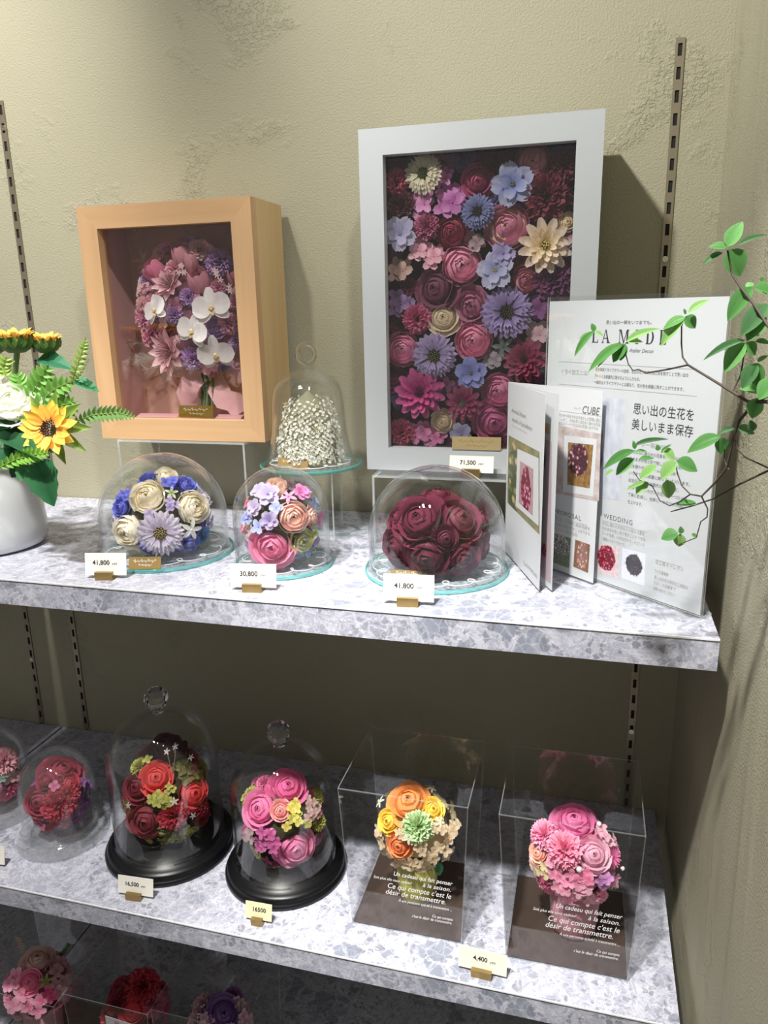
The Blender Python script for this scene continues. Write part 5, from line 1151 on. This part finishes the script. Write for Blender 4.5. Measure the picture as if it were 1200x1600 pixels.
# ------------------------------------------------------------------ white vase of flowers at the left
VC = Vector((-.770, .800 - 1.06, Z1))
t = thing('flower_vase', VC, 'white ceramic vase at the left edge of the upper shelf', 'vase')
g = G(); g.lathe([(.0005, 0), (.058, 0), (.067, .004), (.0705, .012), (.0708, .03), (.069, .06), (.066, .085), (.060, .100), (.056, .108), (.0525, .108), (.056, .098), (.062, .082), (.064, .03), (.060, .010), (.0005, .008)], VC, 56)
g.obj('body', plain('white_ceramic', '#cdd0d3', .22), t, True)
VB = thing('sunflower_bouquet', VC + Vector((0, 0, .012)), 'sunflowers, white rose and green leaves in the white vase', 'bouquet')
mouth = VC + Vector((0, 0, .105))
M_STEM = plain('green_stem', '#55702c', .5)
def stem(pts, r=.0022, mat=M_STEM, r2_=None): g = G(); g.tube(pts, r, 7, r2_); return g.obj('stem', mat, VB, True)
GR = (('#2f6e3c', '#3f8a4c'), ('#5d9a30', '#7fb848'), ('#1f5a34', '#2c7444'), ('#86a83c', '#a4c258'))
k5 = crop(0, 500, 5.4545)
for (x, y, r, yy) in ((130, 165, 150, -.27), (390, 185, 125, -.245), (-90, 190, 140, -.26)):
    c = at_y(*k5(x, y), yy); rr = r / 5.4545 * mpp(c)
    bloom('sunflower_cup', VB, VB, c, (0.05, -.10, .99), rr, '#e88c0c', '#f9c820', core=('#5a3a14', '#8a5a1a'))
    for i in range(12):
        a = 2 * math.pi * i / 12; d = Vector((math.cos(a), math.sin(a), 0)); leaf(VB, VB, c + d * rr * .80 - zv * rr * .45, c + d * rr * 1.02 + zv * rr * .30, rr * .50, '#3c5c1e', '#55782c', 'ovate', nrm=d, name='sepal')
    g = G(); g.lathe([(.0005, -.78 * rr), (rr * .45, -.74 * rr), (rr * .74, -.55 * rr), (rr * .90, -.2 * rr), (rr * .86, .06 * rr), (rr * .80, .06 * rr), (.0005, -.12 * rr)], c, 20); g.obj('calyx', plain('calyx_green', '#41621f', .55), VB, True)
    stem([c - zv * rr * .7, at_y(*k5(x - 5, y + 330), yy), mouth + Vector((random.uniform(-.01, .03), 0, -.02))], .0035)
c = at_y(*k5(420, 930), -.325); bloom('sunflower', VB, VB, c, (.25, -.93, .25), 255 / 5.4545 * mpp(c), '#f5a60c', '#fde030', core=('#3c1a10', '#7a3a18'))
for i in range(9):
    a = 2 * math.pi * i / 9; d = (Vector((1, .25, 0)) * math.cos(a) + zv * math.sin(a)).normalized(); leaf(VB, VB, c + Vector((-.004, .012, 0)) + d * .010, c + d * .044 + Vector((0, .006, 0)), .014, '#6a8c2c', '#86a83c', 'lance', nrm=(.2, -.9, .2), name='sepal')
stem([c + Vector((-.004, .012, 0)), c + Vector((-.02, .03, -.03)), mouth], .003)
c = at_y(*k5(90, 690), -.315); bloom('ruffle', VB, VB, c, (.15, -.55, .80), 235 / 5.4545 * mpp(c), '#e9e9e2', '#f4f4f0', core=('#d8dcb4', '#e8e8d8'))
stem([c, mouth], .003)
bloom('ruffle', VB, VB, c + Vector((-.075, .01, .01)), (-.2, -.5, .8), .04, '#e9e9e2', '#f4f4f0')
k38 = crop(0, 480, 3.81)
def vleaf(a, b, w_, yy, yb, col, kind='serrate', nrm=None): leaf(VB, VB, at_y(*a, yy), at_y(*b, yb), w_ / 1178 * .95, *col, kind, nrm)
vleaf(k38(240, 900), k38(300, 1185), 56, -.335, -.35, GR[2], 'serrate', (.1, -1, .25))
vleaf(k38(225, 310), k38(430, 350), 34, -.25, -.25, ('#1f6a48', '#2f8058'))
vleaf(k38(440, 440), k38(590, 490), 22, -.25, -.245, ('#1f7a48', '#34925c'))
vleaf(k38(190, 470), k38(300, 420), 30, -.255, -.25, GR[0]); vleaf(k38(200, 520), k38(300, 610), 34, -.26, -.27, GR[2])
vleaf(k38(60, 650), k38(-40, 720), 40, -.31, -.33, GR[2]); vleaf(k38(30, 790), k38(240, 870), 34, -.33, -.36, GR[2]); vleaf(k38(90, 760), k38(10, 830), 40, -.32, -.34, GR[2]); vleaf(k38(110, 880), k38(-30, 900), 36, -.32, -.345, GR[2]); vleaf(k38(160, 950), k38(110, 1030), 26, -.32, -.335, GR[0]); vleaf(k38(90, 560), k38(180, 690), 40, -.29, -.28, GR[2])
vleaf(k38(150, 900), k38(60, 1010), 36, -.31, -.325, ('#163c22', '#205030')); vleaf(k38(100, 700), k38(140, 880), 44, -.30, -.32, ('#163c22', '#205030')); vleaf(k38(30, 700), k38(60, 860), 44, -.30, -.33, ('#163c22', '#205030'))
def frond(pts, n, ll, col, yy, wd=.35, parent=VB):
    P_ = [at_y(*p, yy + dy) for p, dy in pts]; Q = []
    for i in range(n + 1):
        q = i / n * (len(P_) - 1); j = min(int(q), len(P_) - 2); Q.append(P_[j].lerp(P_[j + 1], q - j))
    g = G(); g.tube(Q, .0009, 5, .0003); g.obj('stem', plain('frond_stem', '#7c9a3c', .5), parent, True)
    for i in range(1, n):
        d = (Q[i + 1] - Q[i - 1]).normalized(); s_ = d.cross((CAM - Q[i]).normalized()).normalized(); L = ll * math.sin(math.pi * (.12 + .85 * i / n)) ** .8
        for sg in (-1, 1): leaf(parent, parent, Q[i], Q[i] + (s_ * sg * .8 + d * .62) * L, L * wd, *col, 'lance', nrm=(CAM - Q[i]) + Vector((0, 0, .2)))
frond([(k38(430, 690), .02), (k38(560, 640), 0), (k38(700, 630), -.01), (k38(815, 655), -.02)], 15, .012, ('#5c8a40', '#7aa858'), -.29, .5)
frond([(k38(420, 480), .02), (k38(450, 380), 0), (k38(490, 260), 0), (k38(512, 180), 0)], 12, .010, ('#7a9c34', '#9cb84c'), -.26, .5)
frond([(k38(400, 470), .01), (k38(470, 410), 0), (k38(530, 310), 0)], 10, .004, ('#6a7c34', '#86944a'), -.26, .5)
frond([(k38(-20, 960), 0), (k38(100, 905), 0), (k38(200, 880), 0), (k38(300, 865), 0)], 12, .012, ('#6aa820', '#8cc838'), -.355, .55)
frond([(k38(150, 560), 0), (k38(230, 460), 0), (k38(290, 340), 0)], 7, .018, GR[1], -.30, .55)
frond([(k38(200, 600), 0), (k38(320, 490), 0), (k38(430, 440), 0)], 7, .016, GR[1], -.30, .6)
frond([(k38(230, 600), 0), (k38(350, 590), 0), (k38(460, 560), 0)], 7, .015, GR[1], -.295, .6)
frond([(k38(230, 640), 0), (k38(350, 640), 0), (k38(470, 590), 0)], 7, .014, GR[3], -.29, .6)
frond([(k38(160, 560), 0), (k38(120, 460), 0), (k38(95, 390), 0)], 6, .014, GR[1], -.30, .5)
frond([(k38(40, 430), 0), (k38(20, 360), 0), (k38(40, 290), 0)], 6, .014, GR[3], -.29, .5)

# ------------------------------------------------------------------ leafy branch hanging in from the right
BR = thing('leafy_branch', (0.132, -0.705, 0.0), 'thin twiggy branch with fresh green leaves at the right edge', 'branch')
def yb_(px): return -1.06 + .64 - (px - 890) / 310 * .13
M_TWIG = plain('twig_bark', '#4a4038', .7)
def twig(pts, r0, r1=None, dy=0.0):
    P_ = [at_y(x, y, yb_(x) + dy) for x, y in pts]; g = G(); g.tube(P_, r0 * .62, 7, (r1 if r1 else r0 * .7) * .62); g.obj('twig', M_TWIG, BR, True)
kz = crop(940, 600, 4.615); ky = crop(1000, 320, 5.335); kx = crop(850, 460, 4.138)
twig([(1260, 640), (1200, 628), ky(900, 1640), ky(770, 1560), ky(590, 1450), ky(400, 1335)], .0022, .0012)
twig([ky(400, 1335), kx(800, 485), kx(660, 508), kx(610, 485), kx(575, 492), kx(545, 450), kx(528, 385)], .0011, .0007)
twig([ky(400, 1335), ky(355, 1270), ky(345, 1150), ky(347, 1010), ky(370, 940)], .0011, .0007)
twig([ky(770, 1560), ky(840, 1420), ky(865, 1260), ky(890, 1150)], .0010, .0007)
twig([ky(1067, 1600), ky(960, 1560), ky(940, 1480), ky(970, 1340)], .0010, .0007)
twig([(1260, 560), ky(1067, 1010), ky(950, 830), ky(850, 700), ky(770, 590), ky(730, 380)], .0016, .0009, -.02)
twig([(1260, 580), kz(1150, 110), kz(1080, 160), kz(990, 270), kz(950, 390), kz(905, 600), kz(820, 710), kz(720, 810)], .0019, .0011)
twig([kz(720, 810), kz(640, 795), kz(580, 735), kz(545, 640), kz(535, 560)], .0010, .0006); twig([kz(640, 795), kz(560, 850), kz(490, 878), kz(420, 840), kz(365, 735)], .0009, .0006); twig([kz(365, 735), kz(270, 690), kz(230, 630)], .0007, .0005)
twig([kz(720, 810), kz(765, 900), kz(760, 960), (1095, 815), (1088, 840), kz(550, 1160), (1054, 838)], .0009, .0005)
twig([kz(905, 600), kz(885, 545), kz(885, 470)], .0008); twig([kz(905, 600), kz(918, 618)], .0009)
twig([(1260, 720), kz(1190, 630), kz(1000, 720), kz(800, 830), kz(650, 880), kz(500, 920)], .0013, .0008, .02)
twig([(1250, 760), kz(1190, 600), kz(1040, 530), kz(980, 470), kz(960, 400)], .0010, .0008, .03)
LG = (('#4b8a3c', '#66a254'), ('#3c742e', '#4f8c42'), ('#6da04c', '#8ab866'), ('#3a6638', '#4e7f4c'))
def bl(a, b, wpx, c=0, kind='ovate', dy=0.0, tip=.0, nrm=None):
    A, B_ = at_y(*a, yb_(a[0]) + dy), at_y(*b, yb_(a[0]) + dy + tip); leaf(BR, BR, A, B_, wpx * mpp(A), *LG[c], kind, nrm)
g = G(); st = [at_y(1260, 640, yb_(1260)), Vector((.128, -.640, 1.46)), Vector((.130, -.680, 1.30)), Vector((.131, -.700, .80)), Vector((.132, -.705, .0))]
g.tube(st, .0022, 8, .006); g.obj('main_stem', M_TWIG, BR, True)
for q in ((1260, 560, -.02), (1260, 580, 0), (1260, 720, .02), (1250, 760, .03)):
    g = G(); g.tube([at_y(q[0], q[1], yb_(q[0]) + q[2]), Vector((.1285, -.645, 1.455))], .0010, 6, .0016); g.obj('twig', M_TWIG, BR, True)
# around the headline
for a in ((kx(330, 235), kx(185, 395), 13, 0), (kx(300, 255), kx(225, 285), 9, 0), (kx(325, 240), kx(310, 185), 9, 1), (kx(330, 240), kx(385, 265), 8, 2), (kx(520, 320), kx(275, 485), 19, 0), (kx(500, 325), kx(335, 465), 11, 2), (kx(525, 325), kx(440, 435), 22, 1), (kx(525, 320), kx(490, 430), 16, 1), (kx(530, 310), kx(745, 205), 14, 2), (kx(545, 310), kx(640, 300), 10, 2), (kx(910, 145), kx(745, 325), 22, 2), (kx(915, 150), kx(765, 215), 18, 0), (kx(910, 145), kx(985, 215), 25, 1), (kx(935, 120), kx(1065, 25), 14, 2), (kx(915, 130), kx(905, 90), 5, 1)): bl(*a)
kxx = ky
for a in ((ky(730, 350), ky(850, 130), 26, 0), (ky(725, 355), ky(575, 340), 17, 1), (ky(735, 375), ky(850, 590), 40, 1), (ky(690, 400), ky(510, 490), 12, 3), (ky(820, 340), ky(1067, 230), 11, 3), (ky(940, 680), ky(715, 960), 30, 1), (ky(950, 690), ky(1130, 720), 26, 1), (ky(880, 690), ky(950, 650), 12, 0), (ky(1067, 830), ky(830, 1080), 34, 3), (ky(1040, 900), ky(880, 1130), 30, 1), (ky(900, 1130), ky(1067, 980), 18, 1), (ky(880, 1130), ky(520, 1270), 15, 3), (ky(880, 1150), ky(690, 1390), 30, 0), (ky(880, 1150), ky(970, 1250), 24, 1), (ky(960, 1140), ky(1100, 1150), 12, 1), (ky(980, 1320), ky(840, 1530), 26, 3), (ky(985, 1320), ky(980, 1530), 20, 1), (ky(980, 1310), ky(1067, 1250), 9, 0), (ky(1120, 1450), ky(980, 1620), 30, 0), (ky(1030, 600), ky(1010, 640), 8, 1)): bl(*a, dy=-.012)
for a in ((kz(240, 480), kz(0, 600), 18, 1), (kz(230, 450), kz(480, 380), 9, 3), (kz(235, 540), kz(95, 650), 22, 0), (kz(270, 545), kz(380, 530), 10, 1), (kz(240, 490), kz(330, 480), 6, 0), (kz(90, 620), kz(20, 660), 7, 2), (kz(400, 590), kz(265, 680), 18, 2), (kz(440, 480), kz(535, 540), 20, 2), (kz(540, 560), kz(420, 680), 24, 2), (kz(540, 555), kz(700, 620), 28, 1), (kz(410, 480), kz(400, 440), 9, 1), (kz(340, 710), kz(240, 790), 18, 2), (kz(330, 710), kz(175, 755), 9, 2), (kz(470, 690), kz(490, 830), 22, 2), (kz(540, 870), kz(690, 855), 13, 2), (kz(860, 380), kz(610, 480), 26, 1), (kz(880, 385), kz(860, 510), 22, 1), (kz(965, 320), kz(825, 360), 10, 3), (kz(980, 320), kz(1110, 350), 20, 3), (kz(1090, 340), kz(1075, 260), 14, 3), (kz(1130, 100), kz(1080, 250), 26, 0), (kz(1160, 60), kz(1000, 20), 20, 0), (kz(240, 470), kz(230, 410), 7, 1), (kz(430, 500), kz(500, 430), 6, 1)): bl(*a)
k7 = crop(780, 780, 3.529)
for a in ((k7(985, 185), k7(890, 215), 24, 1), (k7(1000, 190), k7(990, 265), 19, 2), (k7(1005, 190), k7(1000, 150), 9, 1), (k7(1060, 195), k7(1095, 205), 8, 1), (k7(980, 30), k7(1085, 10), 11, 1)): bl(*a)
